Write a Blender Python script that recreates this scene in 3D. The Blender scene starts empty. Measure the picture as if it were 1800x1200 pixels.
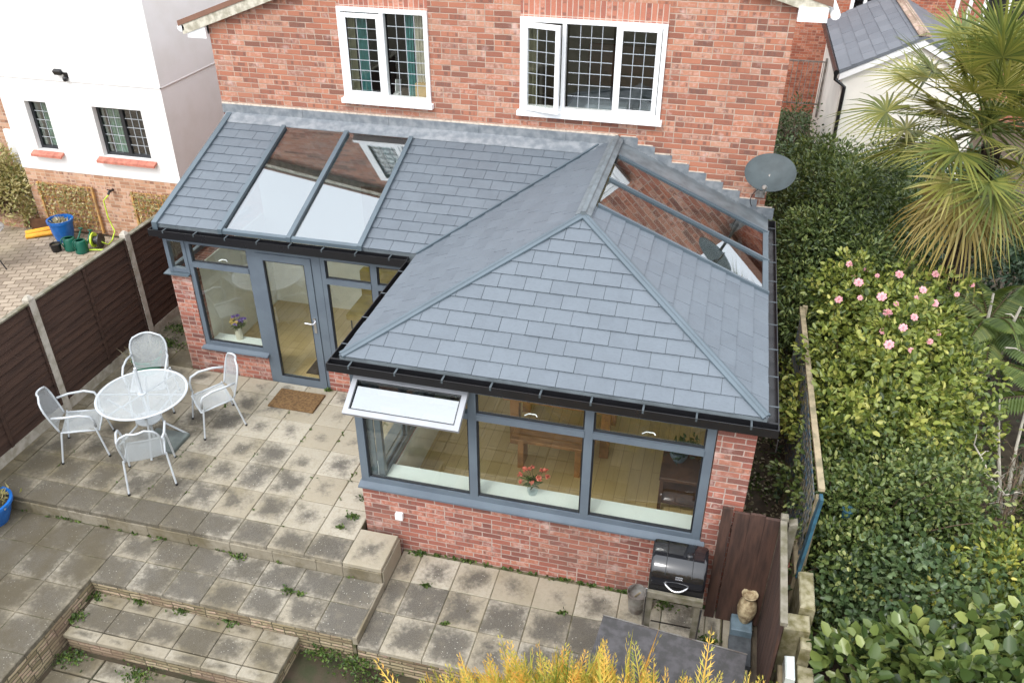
import bpy, math, random
import numpy as np
from mathutils import Vector, Matrix
random.seed(7); RNG = np.random.default_rng(7)
S = bpy.context.scene
COL = S.collection
R = math.radians

# ------------------------------------------------------------------ camera
cam = bpy.data.objects.new('camera', bpy.data.cameras.new('camera')); COL.objects.link(cam)
cam.data.sensor_width = 36; cam.data.lens = 1500.141/1800*36
cam.data.clip_end = 500; cam.data.clip_start = .1
def cam_matrix(loc, pitch, yaw, roll):
    a, b, c = R(pitch), R(yaw), R(roll)
    f = Vector((math.sin(b)*math.cos(a), math.cos(b)*math.cos(a), math.sin(a)))
    r = f.cross(Vector((0, 0, 1))).normalized(); u = r.cross(f)
    r2 = r*math.cos(c)+u*math.sin(c); u2 = -r*math.sin(c)+u*math.cos(c)
    m = Matrix((r2, u2, -f)).transposed().to_4x4(); m.translation = Vector(loc)
    return m
cam.matrix_world = cam_matrix((3.323, -6.457, 7.199), -32.334, -14.16, .105)
S.camera = cam
# ------------------------------------------------------------------ sky, sun, exposure
SUN_EL, SUN_AZ = 52, 200           # azimuth: compass bearing the light comes from (0 = +y, 90 = +x)
w = bpy.data.worlds.new('World'); S.world = w; w.use_nodes = True
nt = w.node_tree; nt.nodes.clear()
sky = nt.nodes.new('ShaderNodeTexSky'); sky.sky_type = 'NISHITA'; sky.sun_disc = False
sky.sun_elevation = R(SUN_EL); sky.sun_rotation = R(SUN_AZ); sky.dust_density = 4; sky.air_density = 1.2
hs = nt.nodes.new('ShaderNodeHueSaturation'); hs.inputs['Saturation'].default_value = .2; hs.inputs['Value'].default_value = 2.2
bg = nt.nodes.new('ShaderNodeBackground'); bg.inputs['Strength'].default_value = .15
wo = nt.nodes.new('ShaderNodeOutputWorld')
cl = nt.nodes.new('ShaderNodeMix'); cl.data_type = 'RGBA'; cl.inputs[0].default_value = .72; # thin bright cloud, brighter overhead than at the horizon
tc = nt.nodes.new('ShaderNodeTexCoord'); sx_ = nt.nodes.new('ShaderNodeSeparateXYZ'); mr = nt.nodes.new('ShaderNodeMapRange'); mr.inputs[1].default_value = 0; mr.inputs[2].default_value = 1; mr.inputs[3].default_value = 6.5; mr.inputs[4].default_value = 15
vm = nt.nodes.new('ShaderNodeVectorMath'); vm.operation = 'SCALE'; vm.inputs[0].default_value = (.94, .99, 1.06)
nt.links.new(tc.outputs['Generated'], sx_.inputs[0]); nt.links.new(sx_.outputs[2], mr.inputs[0]); nt.links.new(mr.outputs[0], vm.inputs['Scale']); nt.links.new(vm.outputs[0], cl.inputs[7])
nt.links.new(sky.outputs[0], hs.inputs['Color']); nt.links.new(hs.outputs[0], cl.inputs[6]); nt.links.new(cl.outputs[2], bg.inputs['Color']); nt.links.new(bg.outputs[0], wo.inputs[0])
sl = bpy.data.lights.new('sun', 'SUN'); sl.energy = .8; sl.angle = R(11); sl.color = (1, .965, .91)
so = bpy.data.objects.new('sun', sl); COL.objects.link(so)
sd = Vector((math.sin(R(SUN_AZ))*math.cos(R(SUN_EL)), math.cos(R(SUN_AZ))*math.cos(R(SUN_EL)), math.sin(R(SUN_EL))))
so.rotation_euler = sd.to_track_quat('Z', 'Y').to_euler(); so.location = (0, -10, 20)
S.view_settings.view_transform = 'Standard'; S.view_settings.look = 'None'
S.view_settings.exposure = .47; S.view_settings.gamma = 1
S.render.engine = 'CYCLES'; S.cycles.use_denoising = True
S.cycles.max_bounces = 10; S.cycles.diffuse_bounces = 6; S.cycles.transparent_max_bounces = 24; S.cycles.caustics_reflective = False; S.cycles.caustics_refractive = False

# ------------------------------------------------------------------ materials
class NT:
    def __init__(s, name):
        s.m = bpy.data.materials.new(name); s.m.use_nodes = True; s.t = s.m.node_tree; s.t.nodes.clear()
        s.out = s.t.nodes.new('ShaderNodeOutputMaterial')
    def n(s, typ, ins=None, **kw):
        nd = s.t.nodes.new(typ)
        for k, v in kw.items(): setattr(nd, k, v)
        for k, v in (ins or {}).items(): s.put(nd.inputs[k], v)
        return nd
    def put(s, sock, v):
        if isinstance(v, bpy.types.NodeSocket): s.t.links.new(v, sock)
        elif hasattr(v, 'outputs'): s.t.links.new(v.outputs[0], sock)
        else:
            if isinstance(v, (tuple, list)) and len(v) == 3 and sock.type == 'RGBA': v = (*v, 1)
            sock.default_value = v
    def math(s, op, a, b=0., c=0., clamp=False):
        nd = s.n('ShaderNodeMath', {0: a, 1: b, 2: c}, operation=op, use_clamp=clamp); return nd.outputs[0]
    def mix(s, f, a, b, blend='MIX'):
        nd = s.n('ShaderNodeMix', data_type='RGBA', blend_type=blend, clamp_factor=True)
        s.put(nd.inputs[0], f); s.put(nd.inputs[6], a); s.put(nd.inputs[7], b); return nd.outputs[2]
    def smooth(s, v, a, b, lo=0., hi=1.):
        nd = s.n('ShaderNodeMapRange', {0: v, 1: a, 2: b, 3: lo, 4: hi}, interpolation_type='SMOOTHSTEP'); return nd.outputs[0]
    def noise(s, scale, detail=3., vec=None, rough=.55, dist=0.):
        nd = s.n('ShaderNodeTexNoise', {'Scale': scale, 'Detail': detail, 'Roughness': rough, 'Distortion': dist})
        if vec is not None: s.put(nd.inputs['Vector'], vec)
        return nd.outputs[0]
    def obj(s): return s.n('ShaderNodeTexCoord').outputs['Object']
    def ramp(s, f, stops, interp='LINEAR'):
        nd = s.n('ShaderNodeValToRGB', {0: f}); cr = nd.color_ramp; cr.interpolation = interp
        while len(cr.elements) < len(stops): cr.elements.new(.5)
        for e, (p, c) in zip(cr.elements, stops): e.position = p; e.color = (*c, 1)
        return nd.outputs[0]
    def bump(s, h, strength=.5, dist=.01):
        return s.n('ShaderNodeBump', {'Height': h, 'Strength': strength, 'Distance': dist}).outputs[0]
    def bsdf(s, base, rough=.6, metal=0., normal=None, **extra):
        b = s.n('ShaderNodeBsdfPrincipled', {'Base Color': base, 'Roughness': rough, 'Metallic': metal})
        if normal is not None: s.put(b.inputs['Normal'], normal)
        for k, v in extra.items(): s.put(b.inputs[k.replace('_', ' ')], v)
        s.t.links.new(b.outputs[0], s.out.inputs[0]); return b
M = {}
def simple(name, c, rough=.6, metal=0., var=.15, scale=6., bump=0., bscale=60., c2=None, stretch=None, **ex):
    t = NT(name); o = t.obj()
    if stretch: o = t.n('ShaderNodeVectorMath', {0: o, 1: stretch}, operation='MULTIPLY').outputs[0]
    n = t.noise(scale, 5, o)
    c2 = c2 or tuple(x*(1-var*2.2) for x in c)
    f = t.smooth(n, .35, .68)
    nrm = None
    if bump: nrm = t.bump(t.noise(bscale, 4, o), bump, .006)
    rr = t.math('MULTIPLY_ADD', n, .25, rough-.12)
    t.bsdf(t.mix(f, c, c2), rr, metal, nrm, **ex); M[name] = t.m; return t.m

def uvw(t):
    """running coordinate on a vertical wall: u along the wall, v up"""
    o = t.obj(); sx = t.n('ShaderNodeSeparateXYZ', {0: o}); nn = t.n('ShaderNodeSeparateXYZ', {0: t.n('ShaderNodeNewGeometry').outputs['True Normal']})
    isx = t.math('GREATER_THAN', t.math('ABSOLUTE', nn.outputs[0]), .6)
    isz = t.math('GREATER_THAN', t.math('ABSOLUTE', nn.outputs[2]), .6)
    u = t.math('ADD', t.math('MULTIPLY', sx.outputs[0], t.math('SUBTRACT', 1., isx)), t.math('MULTIPLY', sx.outputs[1], isx))
    v = t.math('ADD', t.math('MULTIPLY', sx.outputs[2], t.math('SUBTRACT', 1., isz)), t.math('MULTIPLY', sx.outputs[1], isz))
    return u, v, o
def brick(name, stops, mortar, bw=.212, bh=.069, mj=.0095, bond=.5, wob=.003, grime=.25, soldier=False, pale=.0, bumps=.6, headers=.3):
    t = NT(name); u, v, o = uvw(t)
    if soldier: u, v = v, u
    wn = t.noise(14, 2, o); wn2 = t.noise(11, 2, t.n('ShaderNodeVectorMath', {0: o, 1: (5., 3., 9.)}, operation='ADD').outputs[0])
    u = t.math('ADD', u, t.math('MULTIPLY', t.math('SUBTRACT', wn, .5), wob*4)); v = t.math('ADD', v, t.math('MULTIPLY', t.math('SUBTRACT', wn2, .5), wob*2.5))
    r = t.math('DIVIDE', v, bh); row = t.math('FLOOR', r); fv = t.math('SUBTRACT', r, row)
    sh = t.math('MULTIPLY', t.math('FLOORED_MODULO', row, 2.), bond)
    q = t.math('ADD', t.math('DIVIDE', u, bw), sh); colm = t.math('FLOOR', q); fu = t.math('SUBTRACT', q, colm)
    du = t.math('MULTIPLY', t.math('MINIMUM', fu, t.math('SUBTRACT', 1., fu)), bw)
    dv = t.math('MULTIPLY', t.math('MINIMUM', fv, t.math('SUBTRACT', 1., fv)), bh)
    cell = t.n('ShaderNodeCombineXYZ', {0: colm, 1: row, 2: 0.})
    wh = t.n('ShaderNodeTexWhiteNoise', {'Vector': cell}, noise_dimensions='3D'); sep = t.n('ShaderNodeSeparateColor', {0: wh.outputs['Color']})
    split = t.math('GREATER_THAN', sep.outputs[2], 1-headers)            # some cells hold two headers
    dm = t.math('ADD', t.math('MULTIPLY', t.math('ABSOLUTE', t.math('SUBTRACT', fu, .5)), bw), t.math('MULTIPLY', t.math('SUBTRACT', 1., split), 1.))
    d = t.math('MINIMUM', t.math('MINIMUM', du, dm), dv)
    half = t.math('MULTIPLY', split, t.math('GREATER_THAN', fu, .5))
    face = t.smooth(d, mj*.3, mj*.75)
    cell = t.n('ShaderNodeCombineXYZ', {0: colm, 1: row, 2: half})
    wh = t.n('ShaderNodeTexWhiteNoise', {'Vector': cell}, noise_dimensions='3D'); sep = t.n('ShaderNodeSeparateColor', {0: wh.outputs['Color']})
    base = t.ramp(wh.outputs['Value'], stops)
    fine = t.noise(95, 4, o, .7)
    # darker burnt hearts on some bricks
    blot = t.noise(17, 2, t.n('ShaderNodeCombineXYZ', {0: t.math('ADD', u, t.math('MULTIPLY', wh.outputs['Value'], 7.)), 1: t.math('MULTIPLY', row, 3.7), 2: 0.}), .5)
    heart = t.math('MULTIPLY', t.math('MULTIPLY', t.math('GREATER_THAN', sep.outputs[1], .52), t.smooth(blot, .48, .62)), t.smooth(t.math('ADD', d, t.math('MULTIPLY', t.math('SUBTRACT', fine, .5), .02)), .008, .018))
    base = t.mix(t.math('MULTIPLY', heart, .72), base, (.15, .072, .058))
    base = t.mix(t.math('MULTIPLY', t.math('MULTIPLY', t.math('GREATER_THAN', sep.outputs[0], .6), t.smooth(t.noise(23, 3, o), .45, .65)), .5), base, (.60, .38, .32))
    base = t.mix(t.math('MULTIPLY', t.smooth(fine, .42, .75), .45), base, t.mix(.5, base, mortar))
    big = t.noise(1.3, 4, o); eff = t.noise(4.5, 5, o)
    base = t.mix(t.math('MULTIPLY', t.smooth(eff, .58, .74), pale), base, (.72, .55, .50))
    mo = t.mix(t.smooth(t.noise(5, 3, o), .35, .7), mortar, tuple(x*.72 for x in mortar))
    c = t.mix(face, mo, base)
    c = t.mix(t.math('MULTIPLY', t.smooth(big, .42, .68), grime), c, (.2, .12, .09))
    h = t.math('ADD', face, t.math('MULTIPLY', fine, .35))
    t.bsdf(c, .88, 0., t.bump(h, bumps, .006)); M[name] = t.m; return t.m
brick('house_brick', [(0, (.20, .08, .055)), (.16, (.30, .105, .066)), (.4, (.39, .14, .082)), (.7, (.46, .18, .105)), (.88, (.50, .25, .16)), (1, (.33, .15, .105))], (.50, .39, .31), bw=.238, bh=.0722, wob=.004, grime=.2, pale=.6, headers=.14)
brick('extension_brick', [(0, (.17, .056, .044)), (.3, (.28, .085, .060)), (.6, (.37, .118, .078)), (.85, (.42, .155, .095)), (1, (.24, .085, .07))], (.48, .37, .32), mj=.011, wob=.004, grime=.3, pale=.6, headers=.1)
brick('neighbour_brick', [(0, (.34, .17, .10)), (.5, (.50, .27, .16)), (1, (.58, .36, .24))], (.60, .46, .34), grime=.15)
brick('far_brick', [(0, (.28, .07, .04)), (.5, (.44, .12, .06)), (1, (.52, .19, .10))], (.45, .30, .22), grime=.15)
brick('soldier_brick', [(0, (.33, .10, .07)), (.5, (.47, .165, .10)), (1, (.55, .21, .13))], (.62, .50, .42), bond=0., soldier=True, bw=.225, grime=.1, headers=0.)
brick('stacked_stone', [(0, (.20, .16, .09)), (.4, (.33, .27, .16)), (.8, (.42, .35, .22)), (1, (.25, .22, .14))], (.10, .085, .05), bw=.26, bh=.045, mj=.011, wob=.012, grime=.5, bumps=1.)
brick('ridge_tile', [(0, (.30, .22, .16)), (1, (.42, .32, .25))], (.2, .17, .12), bw=1., bh=.3, mj=.02, bond=0., grime=.4)

def paver():
    t = NT('block_paving'); o = t.obj()
    mp = t.n('ShaderNodeMapping', {0: o, 2: (0, 0, R(-24))}).outputs[0]
    b = t.n('ShaderNodeTexBrick', {'Vector': mp, 'Color1': (.25, .195, .145, 1), 'Color2': (.40, .325, .245, 1), 'Mortar': (.16, .12, .075, 1), 'Scale': 1., 'Mortar Size': .011, 'Mortar Smooth': .3, 'Bias': .0, 'Brick Width': .20, 'Row Height': .135})
    g = t.noise(.9, 5, o); f = t.noise(70, 3, o)
    c = t.mix(t.math('MULTIPLY', t.smooth(g, .45, .7), .45), b.outputs[0], (.30, .25, .15))
    c = t.mix(t.math('MULTIPLY', f, .3), c, (.12, .1, .08))
    t.bsdf(c, .9, 0., t.bump(t.math('SUBTRACT', f, b.outputs[1]), .5, .008)); M['block_paving'] = t.m
paver()

def slab_mat():
    t = NT('paving_slab'); o = t.obj()
    uv = t.n('ShaderNodeSeparateXYZ', {0: t.n('ShaderNodeUVMap', uv_map='UVMap').outputs[0]})
    at = t.n('ShaderNodeSeparateColor', {0: t.n('ShaderNodeAttribute', attribute_name='wear').outputs['Color']})
    wear, rnd, warm = at.outputs[0], at.outputs[1], at.outputs[2]
    def edge(s_): return t.math('MINIMUM', s_, t.math('SUBTRACT', 1., s_))
    d = t.math('MINIMUM', edge(uv.outputs[0]), edge(uv.outputs[1]))
    n1 = t.noise(6, 5, o, .62); n2 = t.noise(26, 5, o, .65); n3 = t.noise(120, 3, o, .7); n4 = t.noise(2.2, 4, o)
    nw = t.noise(1.1, 5, o, .6); off = t.math('MULTIPLY', t.math('SUBTRACT', rnd, .5), .10)
    thr = t.math('SUBTRACT', .27, t.math('MULTIPLY', wear, .50))
    nz = t.math('ADD', t.math('ADD', t.math('MULTIPLY', t.math('SUBTRACT', n1, .5), .75), t.math('MULTIPLY', t.math('SUBTRACT', n2, .5), .40)), t.math('MULTIPLY', t.math('SUBTRACT', nw, .5), 1.0))
    dd = t.math('ADD', t.math('MULTIPLY', d, .85), t.math('ADD', nz, off))
    mask = t.smooth(t.math('ADD', t.math('SUBTRACT', dd, thr), t.math('MULTIPLY', t.math('SUBTRACT', n3, .5), .22)), -.12, .30)
    buff = t.mix(rnd, (.36, .315, .235), (.47, .43, .35)); buff = t.mix(t.math('MULTIPLY', t.smooth(n2, .4, .75), .5), buff, (.33, .28, .19))
    buff = t.mix(t.math('MULTIPLY', t.smooth(n4, .45, .7), t.math('MULTIPLY', warm, 1.)), buff, (.26, .21, .10))
    dark = t.mix(t.smooth(n3, .35, .75), (.040, .037, .034), (.15, .14, .125))
    dark = t.mix(t.math('MULTIPLY', t.smooth(n1, .5, .75), .35), dark, (.20, .17, .12))
    c = t.mix(t.math('MULTIPLY', mask, .92), buff, dark)
    vo = t.n('ShaderNodeTexVoronoi', {'Vector': o, 'Scale': 34.}); vn = t.noise(3, 2, o)
    sp = t.math('MULTIPLY', t.math('LESS_THAN', vo.outputs['Distance'], .19), t.math('MULTIPLY', t.math('GREATER_THAN', t.n('ShaderNodeSeparateColor', {0: vo.outputs['Color']}).outputs[0], .62), t.smooth(vn, .42, .6)))
    c = t.mix(t.math('MULTIPLY', sp, t.math('MULTIPLY', mask, .75)), c, (.62, .60, .53))
    c = t.mix(t.math('MULTIPLY', t.smooth(n3, .35, .8), .35), c, (.2, .17, .13))
    c = t.mix(t.math('MULTIPLY', warm, t.smooth(t.math('ADD', n4, t.math('MULTIPLY', n2, .3)), .35, .85, .35, .88)), c, (.080, .064, .036))
    v2 = t.n('ShaderNodeTexVoronoi', {'Vector': o, 'Scale': 3.1}); pit = t.smooth(t.math('ADD', v2.outputs['Distance'], t.math('MULTIPLY', n2, .05)), .085, .06)
    pit = t.math('MULTIPLY', pit, t.math('GREATER_THAN', t.n('ShaderNodeSeparateColor', {0: v2.outputs['Color']}).outputs[1], .55))
    c = t.mix(t.math('MULTIPLY', pit, .8), c, (.07, .06, .035))
    t.bsdf(c, .9, 0., t.bump(t.math('ADD', n3, n2), .45, .005)); M['paving_slab'] = t.m
slab_mat()

def slate_mat(name, base, dark, rough=.38):
    t = NT(name); o = t.obj(); g = t.n('ShaderNodeNewGeometry')
    r = g.outputs['Random Per Island']
    c = t.mix(r, dark, base)
    n = t.noise(5, 5, o, .6, .6); st = t.noise(40, 5, t.n('ShaderNodeVectorMath', {0: o, 1: (.6, 1.6, 1.6)}, operation='MULTIPLY').outputs[0], .65)
    c = t.mix(t.math('MULTIPLY', t.smooth(n, .35, .7), .22), c, tuple(x*1.35 for x in base))
    c = t.mix(t.math('MULTIPLY', t.smooth(st, .45, .75), .25), c, tuple(x*.55 for x in dark))
    t.bsdf(c, t.math('ADD', t.math('MULTIPLY', n, .25), rough), 0., t.bump(st, .35, .004)); M[name] = t.m
slate_mat('slate', (.120, .141, .163), (.104, .123, .144), .47)
slate_mat('far_slate', (.15, .165, .185), (.11, .125, .145), .5)
slate_mat('clay_tile', (.24, .12, .08), (.16, .09, .06), .7)

def glass(name, add, tint, ior=1.52, rough=0.):
    t = NT(name)
    fc = t.n('ShaderNodeLayerWeight', {'Blend': .5}).outputs['Facing']
    f = t.math('ADD', t.math('MULTIPLY_ADD', t.math('POWER', fc, 5.), .94, .04), add, clamp=True)
    m = t.n('ShaderNodeMixShader', {0: f, 1: t.n('ShaderNodeBsdfTransparent', {0: tint}), 2: t.n('ShaderNodeBsdfGlossy', {'Color': (.96, .98, 1, 1), 'Roughness': rough})})
    t.t.links.new(m.outputs[0], t.out.inputs[0]); M[name] = t.m
glass('window_glass', .03, (.97, .985, .96, 1)); glass('roof_glass', .23, (.50, .56, .58, 1)); glass('dark_glass', .02, (.8, .85, .85, 1))
glass('clear_ware', .1, (.85, .9, .92, 1))

def mesh_metal():
    t = NT('perforated_metal'); o = t.n('ShaderNodeUVMap', uv_map='UVMap').outputs[0]
    s = t.n('ShaderNodeSeparateXYZ', {0: o})
    a = t.math('SINE', t.math('MULTIPLY', t.math('ADD', s.outputs[0], s.outputs[1]), 620.)); b = t.math('SINE', t.math('MULTIPLY', t.math('SUBTRACT', s.outputs[0], s.outputs[1]), 620.))
    hole = t.math('GREATER_THAN', t.math('MULTIPLY', a, b), .12)
    bs = t.bsdf((.46, .49, .50), .42, .2)
    m = t.n('ShaderNodeMixShader', {0: hole, 1: bs.outputs[0], 2: t.n('ShaderNodeBsdfTransparent')})
    t.t.links.new(m.outputs[0], t.out.inputs[0]); M['perforated_metal'] = t.m
mesh_metal()

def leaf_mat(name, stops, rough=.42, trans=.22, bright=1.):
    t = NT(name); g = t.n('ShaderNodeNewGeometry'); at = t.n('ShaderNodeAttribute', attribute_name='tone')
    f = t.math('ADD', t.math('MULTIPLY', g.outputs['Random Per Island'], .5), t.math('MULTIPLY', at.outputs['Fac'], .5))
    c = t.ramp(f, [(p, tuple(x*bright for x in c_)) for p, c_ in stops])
    b = t.bsdf(c, rough); b.inputs['Specular IOR Level'].default_value = .4
    tr = t.n('ShaderNodeBsdfTranslucent', {0: t.mix(1., c, (1., 1., .55), 'MULTIPLY')})
    m = t.n('ShaderNodeMixShader', {0: trans, 1: b.outputs[0], 2: tr})
    t.t.links.new(m.outputs[0], t.out.inputs[0]); M[name] = t.m
leaf_mat('laurel_leaf', [(.1, (.03, .055, .022)), (.4, (.075, .115, .038)), (.7, (.15, .20, .06)), (.92, (.30, .34, .12))], .32)
leaf_mat('dark_leaf', [(.1, (.025, .055, .03)), (.5, (.06, .115, .06)), (.9, (.15, .20, .12))])
leaf_mat('camellia_leaf', [(.1, (.028, .05, .014)), (.36, (.10, .14, .03)), (.64, (.25, .29, .058)), (.92, (.50, .48, .14))], .34)  # brightest and darkest stops put leaf highlights and gap shade into colour
leaf_mat('mixed_leaf', [(.1, (.022, .04, .014)), (.38, (.062, .098, .026)), (.68, (.145, .185, .05)), (.93, (.36, .37, .14))], .36)  # ramp ends carry highlight and gap shade as colour here too
leaf_mat('ivy_leaf', [(.1, (.025, .048, .022)), (.45, (.07, .115, .045)), (.85, (.19, .25, .12))], .32)
leaf_mat('big_leaf', [(.08, (.025, .045, .015)), (.4, (.055, .09, .025)), (.7, (.14, .185, .05)), (.93, (.33, .36, .11))], .25, .18)
leaf_mat('yellow_leaf', [(.1, (.04, .07, .02)), (.5, (.13, .18, .04)), (.82, (.40, .38, .07)), (.97, (.70, .62, .22))])
leaf_mat('palm_leaf', [(.1, (.045, .075, .02)), (.4, (.13, .155, .035)), (.7, (.27, .26, .06)), (.95, (.46, .40, .15))], .4, .15)
leaf_mat('dry_palm_leaf', [(.1, (.20, .14, .05)), (.5, (.34, .26, .07)), (.9, (.46, .38, .16))], .5, .15)
leaf_mat('fern_leaf', [(.1, (.05, .085, .02)), (.5, (.12, .17, .04)), (.9, (.22, .24, .06))])
leaf_mat('conifer_leaf', [(.05, (.14, .20, .03)), (.3, (.42, .43, .08)), (.55, (.74, .53, .11)), (.9, (.80, .39, .09))], .6, .3)
leaf_mat('weed_leaf', [(.1, (.03, .06, .015)), (.5, (.075, .125, .028)), (.9, (.16, .22, .05))])
leaf_mat('hedge_leaf', [(.1, (.12, .16, .04)), (.4, (.34, .30, .11)), (.9, (.58, .50, .28))])
leaf_mat('straw', [(.1, (.3, .25, .15)), (.9, (.6, .55, .4))])
leaf_mat('pink_petal', [(.1, (.70, .25, .32)), (.5, (.82, .48, .50)), (.9, (.88, .68, .66))], .6)
leaf_mat('purple_petal', [(.1, (.16, .09, .42)), (.9, (.35, .24, .62))]); leaf_mat('yellow_petal', [(.1, (.7, .5, .12)), (.9, (.8, .66, .3))]); leaf_mat('red_petal', [(.1, (.6, .10, .07)), (.9, (.8, .3, .22))])

simple('render_white', (.86, .855, .845), .85, var=.02, scale=1.6, c2=(.80, .79, .765), bump=.35, bscale=90)
simple('cream_render', (.88, .84, .76), .85, var=.05, scale=1.5, bump=.2)
simple('white_upvc', (.88, .88, .88), .3, var=.01)
simple('grey_frame', (.125, .155, .185), .42, var=.05, scale=3, c2=(.105, .13, .16))
simple('light_frame', (.33, .34, .365), .4, var=.05)
simple('hip_metal', (.095, .125, .147), .36, var=.06, scale=2)
simple('clip_metal', (.07, .085, .095), .5)
simple('black_plastic', (.012, .012, .014), .3, var=.1)
simple('black_frame', (.022, .024, .028), .35, var=.1)
simple('lead', (.15, .17, .19), .55, var=.2, scale=9, c2=(.25, .265, .28), bump=.3, bscale=12)
simple('dark_lead', (.15, .175, .19), .5, var=.15, scale=5)
simple('mortar', (.70, .60, .50), .9, var=.15, scale=20, bump=.4)
simple('plaster', (.82, .81, .72), .8, var=.03)
simple('white_sill', (.80, .86, .84), .35, var=.02)
simple('ceiling_white', (.8, .8, .78), .8, var=.02)
simple('fence_wood', (.060, .030, .019), .85, var=.25, scale=5, c2=(.036, .018, .012), bump=.5, bscale=25, stretch=(1, .35, 3))
simple('panel_wood', (.080, .040, .028), .85, var=.25, scale=5, c2=(.038, .020, .015), bump=.6, bscale=30, stretch=(4, 4, .5))
simple('weathered_wood', (.20, .18, .14), .9, var=.25, scale=9, c2=(.11, .10, .06), bump=.6, bscale=40)
simple('pale_wood', (.36, .29, .185), .85, var=.2, scale=8, c2=(.19, .165, .10), bump=.4)
simple('barge_paint', (.62, .58, .48), .8, var=.2, scale=14, c2=(.36, .33, .25))
simple('orange_wood', (.55, .31, .10), .8, var=.2, scale=9, c2=(.36, .22, .10), bump=.3)
simple('concrete', (.46, .42, .36), .9, var=.2, scale=8, c2=(.30, .27, .21), bump=.5, bscale=70)
simple('mossy_stone', (.40, .36, .24), .95, var=.3, scale=9, c2=(.17, .15, .06), bump=1., bscale=50)
simple('terracotta_sill', (.56, .20, .14), .7, var=.15, scale=10)
simple('oak', (.40, .19, .07), .5, var=.2, scale=5, stretch=(1, 6, 1))
simple('dark_oak', (.13, .06, .03), .45, var=.2, scale=5)
simple('soil', (.060, .042, .026), .95, var=.3, scale=5, c2=(.035, .038, .016), bump=1., bscale=30)
simple('joint_soil', (.16, .135, .085), .95, var=.3, scale=7, c2=(.055, .065, .02), bump=.8, bscale=60)
simple('gravel_soil', (.105, .082, .055), .95, var=.35, scale=9, c2=(.07, .055, .04), bump=1., bscale=40)
simple('coir', (.20, .115, .045), .95, var=.3, scale=30, c2=(.11, .06, .025), bump=1., bscale=220)
simple('dark_mat', (.05, .045, .045), .95, var=.2, scale=20)
simple('bbq_enamel', (.010, .010, .012), .12, var=.0, Coat_Weight=.6)
simple('chrome', (.75, .75, .77), .2, metal=1., var=.05)
simple('galvanised', (.36, .35, .33), .5, metal=.6, var=.25, scale=8, c2=(.18, .15, .13))
simple('dish_metal', (.050, .066, .070), .6, metal=.0, var=.12, scale=6)
simple('white_metal', (.50, .53, .55), .35, var=.03)
simple('felt', (.060, .058, .058), .95, var=.2, scale=12, c2=(.10, .095, .10), bump=.7, bscale=160)
simple('felt_grey', (.30, .31, .33), .8, var=.15, scale=14)
simple('stand_grey', (.15, .175, .165), .3)
simple('bluestone', (.17, .24, .29), .6, var=.2, scale=6)
simple('bluestone_dark', (.09, .10, .11), .7, var=.2, scale=10)
simple('urn_stone', (.58, .48, .30), .8, var=.3, scale=16, c2=(.22, .15, .08), bump=.7)
simple('blue_glaze', (.02, .14, .46), .15, var=.15, scale=5)
simple('navy_glaze', (.01, .05, .22), .15, var=.15)
simple('dark_green_plastic', (.006, .10, .065), .35, var=.1)
simple('green_plastic', (.02, .30, .15), .35, var=.1)
simple('lime_plastic', (.55, .75, .05), .35, var=.1)
simple('orange_plastic', (.85, .40, .03), .4, var=.1)
simple('blue_paint', (.03, .10, .15), .5, var=.2, scale=12)
simple('faded_blue', (.04, .085, .13), .7, var=.3, scale=14, c2=(.22, .18, .11))
simple('teal_curtain', (.10, .33, .34), .9, var=.1); simple('cream_curtain', (.66, .62, .54), .9, var=.1); simple('olive_curtain', (.38, .36, .24), .9, var=.1); simple('mint_curtain', (.28, .45, .38), .9, var=.15)
simple('grey_fabric', (.26, .30, .34), .9, var=.1); simple('room_shade', (.035, .033, .04), .9, var=.1); simple('olive_wall', (.34, .31, .23), .9, var=.1); simple('cream_pot', (.66, .62, .50), .5, var=.05)  # the near-black one puts the gloom of unlit rooms into its colour
simple('yellow_fabric', (.42, .30, .07), .9, var=.15); simple('twig', (.16, .11, .07), .9, var=.2); simple('pale_twig', (.52, .48, .40), .9, var=.2); simple('palm_trunk', (.085, .058, .038), .95, var=.4, scale=20, bump=1., bscale=60)
simple('leading', (.42, .45, .48), .5, var=.02); simple('box_wood', (.48, .33, .16), .6, var=.1); simple('brown_stem', (.10, .06, .03), .8, var=.1)
simple('copper_leaf', (.30, .16, .08), .9, var=.3)

def floor_mat():
    t = NT('oak_floor'); o = t.obj()
    mp = t.n('ShaderNodeMapping', {0: o, 2: (0, 0, R(90))}).outputs[0]
    b = t.n('ShaderNodeTexBrick', {'Vector': mp, 'Color1': (.56, .41, .19, 1), 'Color2': (.68, .51, .27, 1), 'Mortar': (.32, .22, .10, 1), 'Scale': 1., 'Mortar Size': .003, 'Brick Width': 1.1, 'Row Height': .13})
    g = t.noise(7, 5, t.n('ShaderNodeVectorMath', {0: o, 1: (6., .7, 1.)}, operation='MULTIPLY').outputs[0])
    t.bsdf(t.mix(t.math('MULTIPLY', g, .5), b.outputs[0], (.38, .27, .11)), .35); M['oak_floor'] = t.m
floor_mat()

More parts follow.
